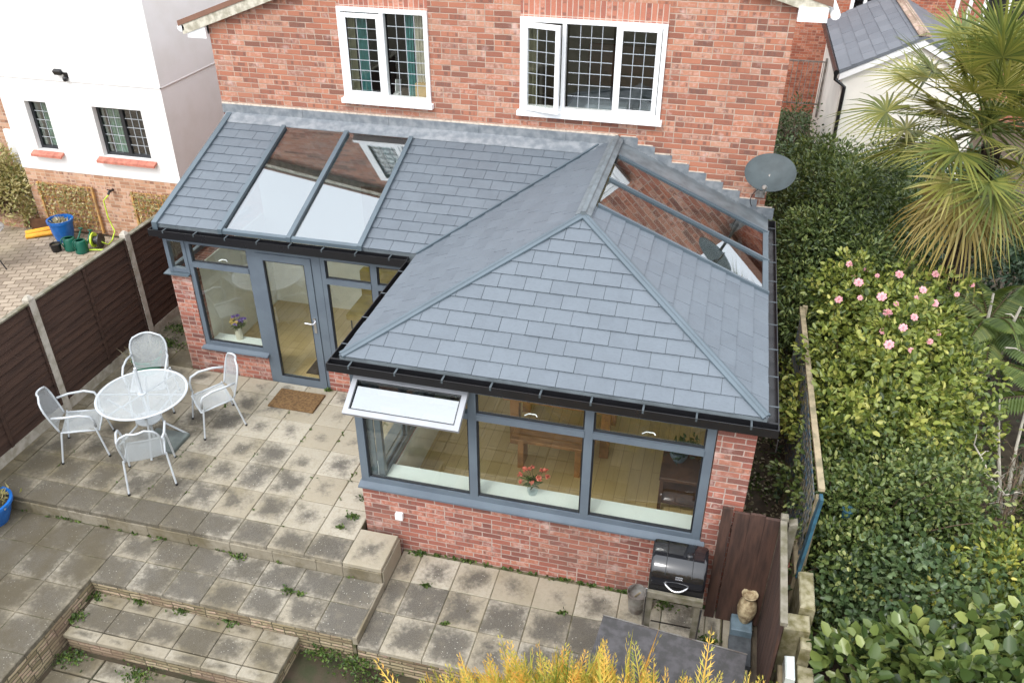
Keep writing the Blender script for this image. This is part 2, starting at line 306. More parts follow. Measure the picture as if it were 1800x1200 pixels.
# ------------------------------------------------------------------ mesh tools
LOCS = {}
class MB:
    def __init__(s): s.v = []; s.f = []; s.uv = []; s.vc = []; s.hasvc = False
    def add(s, vs, fs, uvs=None, vc=None):
        b = len(s.v); s.v += [tuple(p) for p in vs]
        for i, f in enumerate(fs):
            s.f.append(tuple(b+k for k in f))
            s.uv.append(uvs[i] if uvs else None)
        s.vc += [vc or (0, 0, 0)]*len(vs)
        if vc: s.hasvc = True
        return s
    def box(s, x0, y0, z0, x1, y1, z1):
        x0, x1 = sorted((x0, x1)); y0, y1 = sorted((y0, y1)); z0, z1 = sorted((z0, z1))
        return s.add([(x0,y0,z0),(x1,y0,z0),(x1,y1,z0),(x0,y1,z0),(x0,y0,z1),(x1,y0,z1),(x1,y1,z1),(x0,y1,z1)],
                     [(0,3,2,1),(4,5,6,7),(0,1,5,4),(1,2,6,5),(2,3,7,6),(3,0,4,7)])
    def bbox(s, x0, y0, z0, x1, y1, z1, b=.006, uvt=False, vc=None, lift=(0, 0, 0, 0)):
        """box with a bevelled top"""
        vs = [(x0,y0,z0),(x1,y0,z0),(x1,y1,z0),(x0,y1,z0),
              (x0,y0,z1-b+lift[0]),(x1,y0,z1-b+lift[1]),(x1,y1,z1-b+lift[2]),(x0,y1,z1-b+lift[3]),
              (x0+b,y0+b,z1+lift[0]),(x1-b,y0+b,z1+lift[1]),(x1-b,y1-b,z1+lift[2]),(x0+b,y1-b,z1+lift[3])]
        fs = [(0,3,2,1),(0,1,5,4),(1,2,6,5),(2,3,7,6),(3,0,4,7),(4,5,9,8),(5,6,10,9),(6,7,11,10),(7,4,8,11),(8,9,10,11)]
        uvs = [[(0, 0)]*4 for _ in fs]; uvs[-1] = [(.02,.02),(.98,.02),(.98,.98),(.02,.98)]
        return s.add(vs, fs, uvs, vc)
    def bar(s, p, q, w, h, up=(0, 0, 1)):
        p, q = Vector(p), Vector(q); d = (q-p).normalized(); u = Vector(up)
        if abs(d.dot(u)) > .98: u = Vector((1, 0, 0))
        r = d.cross(u).normalized(); u = r.cross(d)
        vs = []
        for c in (p, q):
            for a, b in ((-1,-1),(1,-1),(1,1),(-1,1)): vs.append(c+r*a*w/2+u*b*h/2)
        return s.add(vs, [(0,3,2,1),(4,5,6,7),(0,1,5,4),(1,2,6,5),(2,3,7,6),(3,0,4,7)])
    def tube(s, pts, r, n=8, closed=False):
        pts = [Vector(p) for p in pts]; m = len(pts); rs = r if isinstance(r, (list, tuple)) else [r]*m
        b = []; prev = None
        for i, p in enumerate(pts):
            d = (pts[(i+1) % m]-pts[i-1]) if closed else (pts[min(i+1, m-1)]-pts[max(i-1, 0)])
            d.normalize()
            if prev is None:
                a = Vector((0, 0, 1)) if abs(d.z) < .9 else Vector((1, 0, 0)); u = d.cross(a).normalized()
            else: u = (prev-d*prev.dot(d)).normalized()
            prev = u; v = d.cross(u)
            for k in range(n):
                t = 2*math.pi*k/n; b.append(p+(u*math.cos(t)+v*math.sin(t))*rs[i])
        fs = []
        for i in range(m if closed else m-1):
            j = (i+1) % m
            for k in range(n): fs.append((i*n+k, i*n+(k+1) % n, j*n+(k+1) % n, j*n+k))
        if not closed: fs += [tuple(range(n-1, -1, -1)), tuple((m-1)*n+k for k in range(n))]
        return s.add(b, fs)
    def lathe(s, prof, c=(0, 0, 0), n=24, axis=None, capb=True, capt=True):
        """prof: list of (r, z)"""
        vs = []; c = Vector(c)
        q = Vector(axis).to_track_quat('Z', 'Y').to_matrix() if axis else Matrix.Identity(3)
        for r, z in prof:
            for k in range(n):
                t = 2*math.pi*k/n; vs.append(c+q@Vector((r*math.cos(t), r*math.sin(t), z)))
        fs = [(i*n+k, i*n+(k+1) % n, (i+1)*n+(k+1) % n, (i+1)*n+k) for i in range(len(prof)-1) for k in range(n)]
        if capb: fs.append(tuple(range(n-1, -1, -1)))
        if capt: fs.append(tuple((len(prof)-1)*n+k for k in range(n)))
        return s.add(vs, fs)
    def prism(s, poly, d):
        """poly: 3-D points, extruded by vector d"""
        n = len(poly); d = Vector(d); P = [Vector(p) for p in poly]
        nn = sum(((P[i]-P[0]).cross(P[(i+1) % n]-P[0]) for i in range(n)), Vector())
        vs = P+[p+d for p in P]
        side = [(i, (i+1) % n, (i+1) % n+n, i+n) for i in range(n)]
        fs = [tuple(range(n-1, -1, -1)), tuple(range(n, 2*n))]+side
        if nn.dot(d) < 0: fs = [tuple(reversed(f)) for f in fs]
        return s.add(vs, fs)
    def grid(s, fn, nu, nv, uvscale=(1, 1)):
        vs = [fn(i/nu, j/nv) for j in range(nv+1) for i in range(nu+1)]
        fs = []; uvs = []
        for j in range(nv):
            for i in range(nu):
                a = j*(nu+1)+i; fs.append((a, a+1, a+nu+2, a+nu+1))
                uvs.append([(x/nu*uvscale[0], y/nv*uvscale[1]) for x, y in ((i, j), (i+1, j), (i+1, j+1), (i, j+1))])
        return s.add(vs, fs, uvs)
    def build(s, name, mat, parent=None, loc=None, smooth=False):
        o0 = Vector(loc) if loc is not None else (LOCS[parent.name] if parent else Vector((0, 0, 0)))
        me = bpy.data.meshes.new(name)
        me.from_pydata([(v[0]-o0.x, v[1]-o0.y, v[2]-o0.z) for v in s.v], [], s.f)
        if any(s.uv):
            l = me.uv_layers.new(name='UVMap'); flat = []
            for f, u in zip(s.f, s.uv): flat += [c for p in (u or [(0, 0)]*len(f)) for c in p]
            l.data.foreach_set('uv', flat)
        if s.hasvc:
            a = me.color_attributes.new('wear', 'FLOAT_COLOR', 'POINT'); a.data.foreach_set('color', [x for c in s.vc for x in (*c, 1)])
        me.materials.append(M[mat])
        if smooth:
            me.polygons.foreach_set('use_smooth', [True]*len(me.polygons))
            if smooth != 'all': me.set_sharp_from_angle(angle=R(38))
        o = bpy.data.objects.new(name, me); COL.objects.link(o)
        LOCS[o.name] = o0
        if parent: o.parent = parent
        else: o.location = o0
        return o
def tag(o, label=None, cat=None, group=None, kind=None):
    if label: o['label'] = label
    if cat: o['category'] = cat
    if group: o['group'] = group
    if kind: o['kind'] = kind
    return o
def thing(name, loc, label, cat, group=None):
    o = bpy.data.objects.new(name, None); COL.objects.link(o); o.location = loc; o.empty_display_size = .1
    LOCS[o.name] = Vector(loc); return tag(o, label, cat, group)
def struct(mb, name, mat, **k): return tag(mb.build(name, mat, **k), kind='structure')
def copy_thing(root, loc, rz, label):
    r = root.copy(); COL.objects.link(r); r.location = loc; r.rotation_euler = (0, 0, rz); r['label'] = label
    def rec(src, dst):
        for ch in src.children:
            c = ch.copy(); COL.objects.link(c); c.parent = dst; rec(ch, c)
    rec(root, r); return r
def bez(p, q, r, n=10):
    p, q, r = Vector(p), Vector(q), Vector(r)
    return [p*(1-t)**2+q*2*t*(1-t)+r*t*t for t in [i/n for i in range(n+1)]]

def leaves(name, P, A, N, L, W, mat, parent, tone=None, oval=True, fold=.25, droop=.12):
    P, A, N = (np.asarray(x, float) for x in (P, A, N)); k = len(P)
    L = np.broadcast_to(L, k)[:, None]; W = np.broadcast_to(W, k)[:, None]
    A = A/np.linalg.norm(A, axis=1)[:, None]; Sd = np.cross(N, A); Sd /= np.linalg.norm(Sd, axis=1)[:, None]+1e-9; N = np.cross(A, Sd)
    o0 = np.array(LOCS[parent.name]) if parent else np.zeros(3)
    P = P-o0
    if oval:
        V = np.stack([P, P+A*L*.32+Sd*W*.5+N*W*fold, P+A*L*.76+Sd*W*.42+N*(W*fold-L*droop*.5), P+A*L-N*L*droop,
                      P+A*L*.76-Sd*W*.42+N*(W*fold-L*droop*.5), P+A*L*.32-Sd*W*.5+N*W*fold], 1).reshape(-1, 3)
        idx = (np.arange(k)*6)[:, None]+np.array([0, 1, 2, 3, 0, 3, 4, 5]); nf = 2*k; fl = 4; vpl = 6
    else:
        V = np.stack([P, P+A*L*.45+Sd*W*.5+N*W*fold, P+A*L-N*L*droop, P+A*L*.45-Sd*W*.5+N*W*fold], 1).reshape(-1, 3)
        idx = (np.arange(k)*4)[:, None]+np.array([0, 1, 2, 0, 2, 3]); nf = 2*k; fl = 3; vpl = 4
    me = bpy.data.meshes.new(name); me.vertices.add(len(V)); me.vertices.foreach_set('co', V.ravel())
    me.loops.add(nf*fl); me.loops.foreach_set('vertex_index', idx.ravel().astype(np.int32))
    me.polygons.add(nf); me.polygons.foreach_set('loop_start', np.arange(nf, dtype=np.int32)*fl)
    me.update(calc_edges=True)
    a = me.attributes.new('tone', 'FLOAT', 'POINT'); tn = np.repeat(tone if tone is not None else np.full(k, .5), vpl)
    a.data.foreach_set('value', tn.astype(np.float32))
    me.materials.append(M[mat]); me.validate()
    o = bpy.data.objects.new(name, me); COL.objects.link(o)
    LOCS[o.name] = Vector(o0)
    if parent: o.parent = parent
    return o
def unit(n, zmin=-1.):
    v = RNG.normal(size=(n*8+200, 3)); v /= np.linalg.norm(v, axis=1)[:, None]; v = v[v[:, 2] > zmin]; return v[:n]
def crown(parent, lobes, ncl, per, L, W, mat, spread=.09, oval=True, name='foliage', inner=.3, zmin=-.35, fold=.25, upn=.5, tip=.8, bumps=26):
    """clumps of leaves over a set of ellipsoid lobes (cx,cy,cz,rx,ry,rz)"""
    lb = np.array(lobes, float)
    if bumps:
        sub = []
        for L0 in lb:
            r = L0[3:]; nb_s = int(bumps*(r[0]*r[1]+r[2]*(r[0]+r[1]))/1.5)+5; dd = unit(nb_s, zmin-.1)
            for q in dd:
                sr = RNG.uniform(.20, .40)*min(1, r.min()/.55); sub.append([*(L0[:3]+q*r*RNG.uniform(.58, 1.10)), sr*RNG.uniform(.8, 1.3), sr*RNG.uniform(.8, 1.3), sr*RNG.uniform(.7, 1.15)])
        lb = np.array(sub)
    ar = lb[:, 3]*lb[:, 4]+lb[:, 5]*(lb[:, 3]+lb[:, 4]); ch = RNG.choice(len(lb), ncl, p=ar/ar.sum())
    d = unit(ncl, zmin); k = 1+RNG.normal(size=ncl)*.10+.35*(RNG.random(ncl) < .04); ins = RNG.random(ncl) < inner; k[ins] *= RNG.uniform(.55, .92, ins.sum())
    C = lb[ch, :3]+d*lb[ch, 3:]*k[:, None]; out = d/lb[ch, 3:]; out /= np.linalg.norm(out, axis=1)[:, None]
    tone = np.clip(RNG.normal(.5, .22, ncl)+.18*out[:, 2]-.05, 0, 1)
    Cr = np.repeat(C, per, 0); Or = np.repeat(out, per, 0); n = len(Cr)
    off = RNG.normal(size=(n, 3))*spread; P = Cr+off
    A = off/spread*.55+Or*tip+RNG.normal(size=(n, 3))*.35
    N = Or*.5+np.array([0, 0, upn])+RNG.normal(size=(n, 3))*.4
    Ls = L*RNG.uniform(.65, 1.25, n)
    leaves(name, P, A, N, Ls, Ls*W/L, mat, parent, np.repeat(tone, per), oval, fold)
    return C
def stems(parent, base, C, n, r=.014, name='stem', mat='twig'):
    mb = MB(); base = Vector(base); idx = RNG.choice(len(C), min(n, len(C)), replace=False)
    for i in idx:
        c = Vector(C[i]); b = base+Vector((random.uniform(-.08, .08), random.uniform(-.08, .08), 0)); mid = (b+c)/2+Vector((random.uniform(-.15, .15), random.uniform(-.15, .15), .2*(c-b).length))
        pts = bez(b, mid, c, 6); mb.tube(pts, [r*(1-.75*k/6) for k in range(7)], 5)
    return mb.build(name, mat, parent)
def shrub(name, base, lobes, label, cat, mat, ncl, per, L, W, group=None, nst=16, **k):
    t = thing(name, base, label, cat, group); C = crown(t, lobes, ncl, per, L, W, mat, **k)
    stems(t, base, C, nst); return t, C

# ------------------------------------------------------------------ building helpers
def bx(mb, ax, u0, u1, d0, d1, z0, z1):
    return mb.box(u0, d0, z0, u1, d1, z1) if ax == 'y' else mb.box(d0, u0, z0, d1, u1, z1)
def wall(mb, ax, u0, u1, d0, d1, z0, z1, ops=()):
    """wall with rectangular openings (u0,u1,z0,z1)"""
    u = u0
    for a, b, c, d in sorted(ops):
        if a > u: bx(mb, ax, u, a, d0, d1, z0, z1)
        if c > z0: bx(mb, ax, a, b, d0, d1, z0, c)
        if d < z1: bx(mb, ax, a, b, d0, d1, d, z1)
        u = b
    if u < u1: bx(mb, ax, u, u1, d0, d1, z0, z1)
    return mb
def frame(mb, ax, u0, u1, z0, z1, d0, d1, w, wb=None, mull=(), trans=()):
    """outer frame of width w; mull = [(centre, width)], trans = [(u0,u1,z,height)]"""
    wb = wb or w
    bx(mb, ax, u0, u0+w, d0, d1, z0, z1); bx(mb, ax, u1-w, u1, d0, d1, z0, z1)
    bx(mb, ax, u0+w, u1-w, d0, d1, z0, z0+wb); bx(mb, ax, u0+w, u1-w, d0, d1, z1-w, z1)
    for c, ww in mull: bx(mb, ax, c-ww/2, c+ww/2, d0, d1, z0+wb, z1-w)
    for a, b, z, h in trans: bx(mb, ax, a, b, d0+.002, d1-.002, z-h/2, z+h/2)
def pane(ax, u0, u1, z0, z1, d, mat, parent, name='pane'):
    mb = MB(); bx(mb, ax, u0, u1, d, d+.006, z0, z1); return mb.build(name, mat, parent)
def lattice(mb, ax, u0, u1, z0, z1, d, nu, nz, w=.008):
    for i in range(1, nu): u = u0+(u1-u0)*i/nu; bx(mb, ax, u-w/2, u+w/2, d-.006, d, z0, z1)
    for j in range(1, nz): z = z0+(z1-z0)*j/nz; bx(mb, ax, u0, u1, d-.0075, d-.0015, z-w/2, z+w/2)

# ================================================================== SETTING: ground
A, B_, D_, E_ = .29, .10, -.10, -.30
struct(MB().box(-60, -40, -1.2, 60, 60, -.36), 'ground', 'soil')
struct(MB().box(4.0, -6, -.355, 30, 40, -.03), 'garden_soil', 'gravel_soil')
struct(MB().box(-30, -8, -.355, -4.76, 5.96, .2), 'neighbour_courtyard', 'block_paving')
struct(MB().box(-30, 5.961, -.355, -3.8, 40, .16), 'neighbour_ground', 'soil')
def wearf(x, y, base, kx=0, ky=0):
    return max(0., min(1., base+kx*x+ky*y+random.uniform(-.17, .17)))
def slabs(mb, xs, ys, z, wf, gap=.007, th=.05, skip=None, warm=.5, tilt=.004):
    for i in range(len(xs)-1):
        for j in range(len(ys)-1):
            x0, x1, y0, y1 = xs[i], xs[i+1], ys[j], ys[j+1]
            if skip and skip((x0+x1)/2, (y0+y1)/2): continue
            l = [random.uniform(0, tilt) for _ in range(4)]
            mb.bbox(x0+gap/2, y0+gap/2, z-th, x1-gap/2, y1-gap/2, z-random.uniform(0, .003), .007, vc=(wf((x0+x1)/2, (y0+y1)/2), random.random(), warm((x0+x1)/2, (y0+y1)/2) if callable(warm) else warm), lift=l)
def fr(a, b, s):
    n = max(1, round((b-a)/s)); return [a+(b-a)*i/n for i in range(n+1)]
# terrace by the doors
t = MB(); wfA = lambda x, y: wearf(x, y, .17, -.12, -.24)
gA = lambda x, y: max(.04, min(.95, .30-.17*(x+1.6)-.20*(y-.4)+random.uniform(-.06, .06)))
slabs(t, fr(-4.5, -.03, .45), [-.28+.45*i for i in range(0, 6)]+[2.29], A, wfA, warm=gA)
slabs(t, fr(-4.5, -3.66, .42), fr(2.29, 4.4, .45), A, lambda x, y: .5, warm=1)
slabs(t, fr(-4.5, -.03, .4475), [-.62, -.28], A, lambda x, y: wearf(x, y, .8), warm=lambda x, y: min(.85, .30-.13*x))
slabs(t, [-.03, .42], [-.62, -.1], A, lambda x, y: 0, warm=.15)
struct(t, 'terrace_paving', 'paving_slab')
struct(MB().box(-4.5, -.60, -.35, -.03, 2.3, A-.011).box(-4.5, 2.3, -.35, -3.64, 4.4, A-.011).box(-.03, -.60, -.35, .40, -.09, A-.052), 'terrace_bed', 'joint_soil')
t = MB()
for a, b in zip([-4.5+.52*i for i in range(9)]+[-.03], [-4.5+.52*i for i in range(1, 9)]+[-.03, .42]):
    if b > a+.05: t.bbox(a+.003, -.632, B_-.02, b-.003, -.601, A-.052, .004, vc=(.18, random.random(), .8))
t.bbox(.401, -.60, -.02, .432, -.10, A-.052, .004, vc=(.0, .3, .2))
struct(t, 'terrace_step_edge', 'paving_slab')
# strip along the fence
t = MB(); slabs(t, [-4.70, -4.515], fr(-4.2, 5.9, .6), A-.01, lambda x, y: .35, warm=1.); struct(t, 'fence_kerb', 'paving_slab')
# middle terrace
t = MB(); wfB = lambda x, y: wearf(x, y, .80)
slabs(t, fr(-2.66, .42, .44), [-1.36, -.99, -.635], B_, wfB, warm=lambda x, y: min(.8, .30-.15*x+random.uniform(-.08, .08)))
slabs(t, fr(-4.5, -2.66, .46), [-4.06+.4275*i for i in range(9)], B_, wfB, warm=.95, skip=lambda x, y: y > -.6)
struct(t, 'middle_terrace', 'paving_slab')
struct(MB().box(-2.64, -1.34, -.35, .40, -.60, B_-.011).box(-4.5, -4.05, -.35, -2.68, -.60, B_-.011), 'middle_terrace_bed', 'joint_soil')
struct(MB().box(-2.66, -1.345, -.345, .36, -1.3405, B_-.052).box(-2.679, -4.05, -.345, -2.665, -1.346, B_-.052), 'terrace_retaining_wall', 'stacked_stone')
t = MB(); t.bbox(.385, -1.36, -.01, .435, -.62, B_-.002, .006, vc=(.25, .4, .6)); struct(t, 'middle_terrace_edge', 'paving_slab')
# low step
t = MB(); xs = fr(-2.62, -.23, .40)
slabs(t, xs, [-1.80, -1.50, -1.3475], D_, lambda x, y: .15 if y > -1.5 else wearf(x, y, .75), warm=.7)
for i, (a, b) in enumerate(zip(xs, xs[1:])): pass
slabs(t, xs, [-1.93, -1.805], D_, lambda x, y: .1, warm=.6)
struct(t, 'low_step', 'paving_slab')
struct(MB().box(-2.60, -1.915, -.36, -.25, -1.3475, D_-.052), 'low_step_riser', 'stacked_stone')
# sunken paving
t = MB(); slabs(t, fr(-2.6, 4.4, .47), [-4.3+.42*i for i in range(6)]+[-1.96], E_, lambda x, y: wearf(x, y, .6), gap=.02, warm=.9, tilt=.01)
struct(t, 'sunken_paving', 'paving_slab')
struct(MB().box(-2.66, -4.3, -.36, 4.5, -1.346, E_-.02), 'sunken_bed', 'soil')
# lower patio under the front window
t = MB(); wfC = lambda x, y: wearf(x, y, .12) if y > -.44 else wearf(x, y, .62)
slabs(t, [.435, .67]+[.67+.45*i for i in range(1, 8)]+[3.98], [-1.385, -.91, -.46, -.035], 0., wfC, warm=.25)
slabs(t, [4.0, 4.27], [-1.0, -.55, -.12], .0, lambda x, y: .05, warm=.4)
struct(t, 'lower_patio', 'paving_slab')
struct(MB().box(.435, -1.37, -.35, 3.99, .0, -.011), 'lower_patio_bed', 'joint_soil')
struct(MB().box(.435, -1.379, -.345, 3.97, -1.3705, -.052), 'lower_patio_riser', 'stacked_stone')
# passage steps behind the house corner
t = MB()
for i in range(5): t.bbox(4.1, 10+i*.9, -.03, 5.2, 10.9+i*.9-.01, .12+i*.14, .01, vc=(1., .3, 1.))
struct(t, 'passage_steps', 'gravel_soil')

# ================================================================== MAIN HOUSE
HY = 4.41
house = thing('brick_house', (.1, HY, 0), 'red brick gable house with two white leaded upstairs windows behind the slate roofed extension', 'house')
def gtop(x): return 4.66+(x+3.9)*.36 if x < .6 else 6.28-(x-.6)*.28
m = MB()
def gpanel(x0, x1, z0=None):
    xs = [x0]+([.6] if x0 < .6 < x1 else [])+[x1]
    for a, b in zip(xs, xs[1:]):
        m.prism([(a, HY, z0), (b, HY, z0), (b, HY, gtop(b)-.05), (a, HY, gtop(a)-.05)], (0, .28, 0))
WL, WR = (-1.80, -.545, 3.68, 4.93), (.685, 2.525, 3.70, 4.93)
gpanel(-3.75, WL[0], -.3); gpanel(WL[1], WR[0], -.3); gpanel(WR[1], 3.98, -.3)
gpanel(WL[0], WL[1], WL[3]+.225); gpanel(WR[0], WR[1], WR[3]+.225)
m.box(WL[0], HY, -.3, WL[1], HY+.28, WL[2]); m.box(WR[0], HY, -.3, WR[1], HY+.28, WR[2])
m.box(-3.75, HY+.28, -.3, -3.5, 11, 4.6); m.box(3.73, HY+.28, -.3, 3.98, 11, 5.2); m.box(-3.5, 10.75, -.3, 3.73, 11, 5.2)
m.build('wall', 'house_brick', house)
for q in (WL, WR): MB().box(q[0], HY+.001, q[3], q[1], HY+.28, q[3]+.225).build('soldier_course', 'soldier_brick', house)
def roofplane(mb, x0, x1, dz, th):
    mb.prism([(x0, HY-.11, gtop(x0)+dz), (x1, HY-.11, gtop(x1)+dz), (x1, HY-.11, gtop(x1)+dz+th), (x0, HY-.11, gtop(x0)+dz+th)], (0, 7.0, 0))
m = MB(); roofplane(m, -4.15, .6, .0, .07); roofplane(m, .6, 4.35, .0, .07)
for k in range(12):
    pass
m.build('roof', 'clay_tile', house)
m = MB(); m.prism([(-4.1, HY-.10, gtop(-4.1)-.13), (.6, HY-.10, gtop(.6)-.13), (.6, HY-.10, gtop(.6)-.002), (-4.1, HY-.10, gtop(-4.1)-.002)], (0, .0985, 0))
m.prism([(.6, HY-.10, gtop(.6)-.13), (4.3, HY-.10, gtop(4.3)-.13), (4.3, HY-.10, gtop(4.3)-.002), (.6, HY-.10, gtop(.6)-.002)], (0, .0985, 0))
m.build('bargeboard', 'barge_paint', house)
MB().box(-4.04, HY-.085, 4.42, -3.752, 11, 4.47).box(-4.04, HY-.085, 4.47, -4.0, 11, 4.56).box(-4.0, HY-.085, 4.47, -3.752, HY-.04, 4.58).build('eaves_box', 'white_upvc', house)
MB().box(3.982, HY-.12, 5.06, 4.31, 11, 5.22).build('eaves_box', 'white_upvc', house)
m = MB(); m.tube([(-4.12, HY-.1, 4.55), (-4.12, 11, 4.55)], .055, 10); m.build('gutter', 'white_upvc', house)
m = MB(); m.tube([(4.39, HY-.12, 5.15), (4.39, 11, 5.15)], .055, 10); m.build('gutter', 'white_upvc', house)

def leaded_window(q, lights, sashes, divs):
    x0, x1, z0, z1 = q; fm = MB()
    frame(fm, 'y', x0+.002, x1-.002, z0+.06, z1-.002, HY-.035, HY+.05, .055, .06, mull=[((a[1]+b[0])/2, .05) for a, b in zip(lights, lights[1:])])
    fm.box(x0-.03, HY-.085, z0-.005, x1+.03, HY+.05, z0+.058)
    f = fm.build('window', 'white_upvc', house); tag(f)
    for (a, b, c, d), s, (nu, nz) in zip(lights, sashes, divs):
        if s == 'open': continue
        if s:
            sm = MB(); frame(sm, 'y', a-.06, b+.06, c-.06, d+.06, HY-.052, HY-.036, .058); sm.build('sash', 'white_upvc', f)
        pane('y', a-.002, b+.002, c-.002, d+.002, HY-.015, 'window_glass', f)
        lm = MB(); lattice(lm, 'y', a, b, c, d, HY-.016, nu, nz); lm.build('leading', 'leading', f)
    return f
leaded_window(WL, [(-1.67, -1.25, 3.85, 4.80), (-1.10, -.605, 3.82, 4.865)], [1, 0], [(3, 7), (4, 7)])
f = leaded_window(WR, [(.80, 1.19, 3.83, 4.81), (1.32, 1.87, 3.84, 4.865), (1.99, 2.40, 3.87, 4.83)], ['open', 0, 1], [(3, 7), (4, 7), (3, 7)])
# open casement, hinged on its left edge
ca = math.radians(13); hx, hy = .745, HY-.04
def hinge(o): o.location = Vector((hx, hy, 0))-LOCS[f.name]; o.rotation_euler = (0, 0, -ca); return o
sm = MB(); frame(sm, 'y', 0, .50, 3.775, 4.87, -.03, .015, .058); o = hinge(sm.build('sash', 'white_upvc', None, loc=(0, 0, 0))); o.parent = f; tag(o, 'white casement standing open')
o = hinge(pane('y', .057, .443, 3.832, 4.813, -.005, 'window_glass', None)); o.parent = f
lm = MB(); lattice(lm, 'y', .058, .442, 3.833, 4.812, -.006, 3, 7); o = hinge(lm.build('leading', 'leading', None)); o.parent = f
# lead flashings above the extension roof
m = MB()
m.box(-3.75, HY-.012, 3.37, 2.03, HY-.001, 3.50)
m.prism([(-3.70, 4.22, 3.294), (1.72, 4.22, 3.294), (1.95, 4.395, 3.375), (-3.70, 4.395, 3.375)], (0, .003, .012))
for x in (-2.5, -1.2, .1, 1.3): m.box(x-.012, HY-.02, 3.375, x+.012, HY-.0125, 3.5)
n = 9
for i in range(n):
    xa = 2.04+i*.23; xb = xa+.229; zt = 3.52-i*.0985-.02
    m.box(xa, HY-.01-.002*(i % 2), zt-.16, xb, HY-.001, zt)
m.build('lead_flashing', 'lead', house)
m = MB(); m.box(-3.75, HY-.007, 3.501, 2.0, HY-.001, 3.525)
for i in range(n):
    xa = 2.04+i*.23; zt = 3.52-i*.0985-.02
    m.box(xa, HY-.006, zt+.001, xa+.20, HY-.001, zt+.015)
m.build('mortar_line', 'mortar', house)
# rooms behind the upstairs windows
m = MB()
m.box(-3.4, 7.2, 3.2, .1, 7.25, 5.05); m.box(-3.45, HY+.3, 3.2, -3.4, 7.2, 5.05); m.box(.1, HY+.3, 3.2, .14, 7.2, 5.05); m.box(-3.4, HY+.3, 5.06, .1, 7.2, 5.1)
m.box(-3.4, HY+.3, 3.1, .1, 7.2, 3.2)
m.build('bedroom_wall', 'room_shade', house)  # near-black walls carry the room's darkness in their colour
m = MB(); m.box(.15, 7.0, 3.2, 3.6, 7.05, 5.05); m.box(3.6, HY+.3, 3.2, 3.65, 7.05, 5.05); m.box(.15, HY+.3, 5.06, 3.6, 7.0, 5.1); m.box(.15, HY+.3, 3.1, 3.6, 7.0, 3.2)
m.build('bedroom_wall', 'olive_wall', house)
def curtain(x0, x1, z0, z1, y, mat, label, amp=.02, folds=7):
    m = MB(); top = lambda u, v: (x0+(x1-x0)*(u*(1-.12*math.sin(v*3.1))), y+amp*math.sin(u*folds*2*math.pi)+.01*math.sin(u*17+v*3), z1-(z1-z0)*v)
    m.grid(top, folds*8, 6); m.grid(lambda u, v: tuple(a+b for a, b in zip(top(u, v), (0, .006, 0))), folds*8, 6)
    o = m.build('curtain', mat, None, loc=((x0+x1)/2, y, z0), smooth='all'); return tag(o, label, 'curtain')
curtain(-1.74, -1.62, 3.55, 4.9, HY+.14, 'olive_curtain', 'narrow olive curtain at the left edge of the two pane upstairs window')
curtain(-1.61, -1.45, 3.55, 4.9, HY+.15, 'teal_curtain', 'teal curtain behind the left pane of the two pane upstairs window')
curtain(-.92, -.80, 3.55, 4.9, HY+.15, 'teal_curtain', 'teal curtain behind the right pane of the two pane upstairs window', folds=3)
curtain(-.79, -.52, 3.95, 4.9, HY+.14, 'cream_curtain', 'cream curtain bunched at the right edge of the two pane upstairs window')
curtain(.74, .90, 3.55, 4.9, HY+.14, 'olive_curtain', 'olive curtain behind the open casement of the wide upstairs window')
o = MB().bbox(-.80, HY+.08, 3.70, -.56, HY+.27, 3.97, .008).build('wooden_box', 'box_wood', None, loc=(-.68, HY+.17, 3.70)); tag(o, 'light wooden box on the sill inside the two pane upstairs window', 'box')
m = MB(); m.bar((-1.10, HY+.2, 3.80), (-1.10, HY+.24, 3.96), .2, .01, (1, 0, 0)); m.box(-1.13, HY+.1, 3.685, -1.06, HY+.23, 3.80)
tag(m.build('picture_card', 'white_upvc', None, loc=(-1.1, HY+.2, 3.7)), 'small white card leaning on the sill inside the two pane upstairs window', 'card')
bed = thing('bed', (1.9, 5.6, 3.2), 'bed with grey blue cover behind the wide upstairs window', 'bed')
MB().bbox(1.15, 4.78, 3.2, 3.2, 6.3, 3.62, .05).build('mattress', 'grey_fabric', bed)
MB().bbox(1.25, 6.35, 3.2, 3.1, 6.42, 4.2, .02).build('headboard', 'dark_oak', bed)
for xx in (1.75, 2.6): MB().bbox(xx-.32, 4.9, 3.622, xx+.32, 5.25, 3.72, .05).build('pillow', 'grey_fabric', bed)

# ================================================================== EXTENSION
ext = thing('garden_room_extension', (2, 2.2, 0), 'single storey brick extension with hipped slate roof, roof glazing and grey framed windows', 'extension')
EV = 2.57                                           # slate level at the eaves
ridge_z, rx, ry = 3.45, 2.0, 1.92
LY = 2.25; SL = (3.35-EV)/(HY-LY); SS = (ridge_z-EV)/2.05; SF = (ridge_z-EV)/(ry+.05)
P_lean = lambda x, y: (x, y, EV+(y-LY)*SL)
P_left = lambda y, x: (x, y, EV+(x+.05)*SS)
P_right = lambda y, x: (x, y, EV+(4.05-x)*SS)
P_front = lambda x, y: (x, y, EV+(y+.05)*SF)
def clip(poly, x0, x1, y0, y1):
    def cut(P, f, inter):
        out = []
        for i in range(len(P)):
            a, b = P[i-1], P[i]; fa, fb = f(a), f(b)
            if (fa >= 0) != (fb >= 0): t = fa/(fa-fb); out.append((a[0]+(b[0]-a[0])*t, a[1]+(b[1]-a[1])*t))
            if fb >= 0: out.append(b)
        return out
    for f in (lambda p: p[0]-x0, lambda p: x1-p[0], lambda p: p[1]-y0, lambda p: y1-p[1]):
        poly = cut(poly, f, None)
        if len(poly) < 3: return []
    return poly
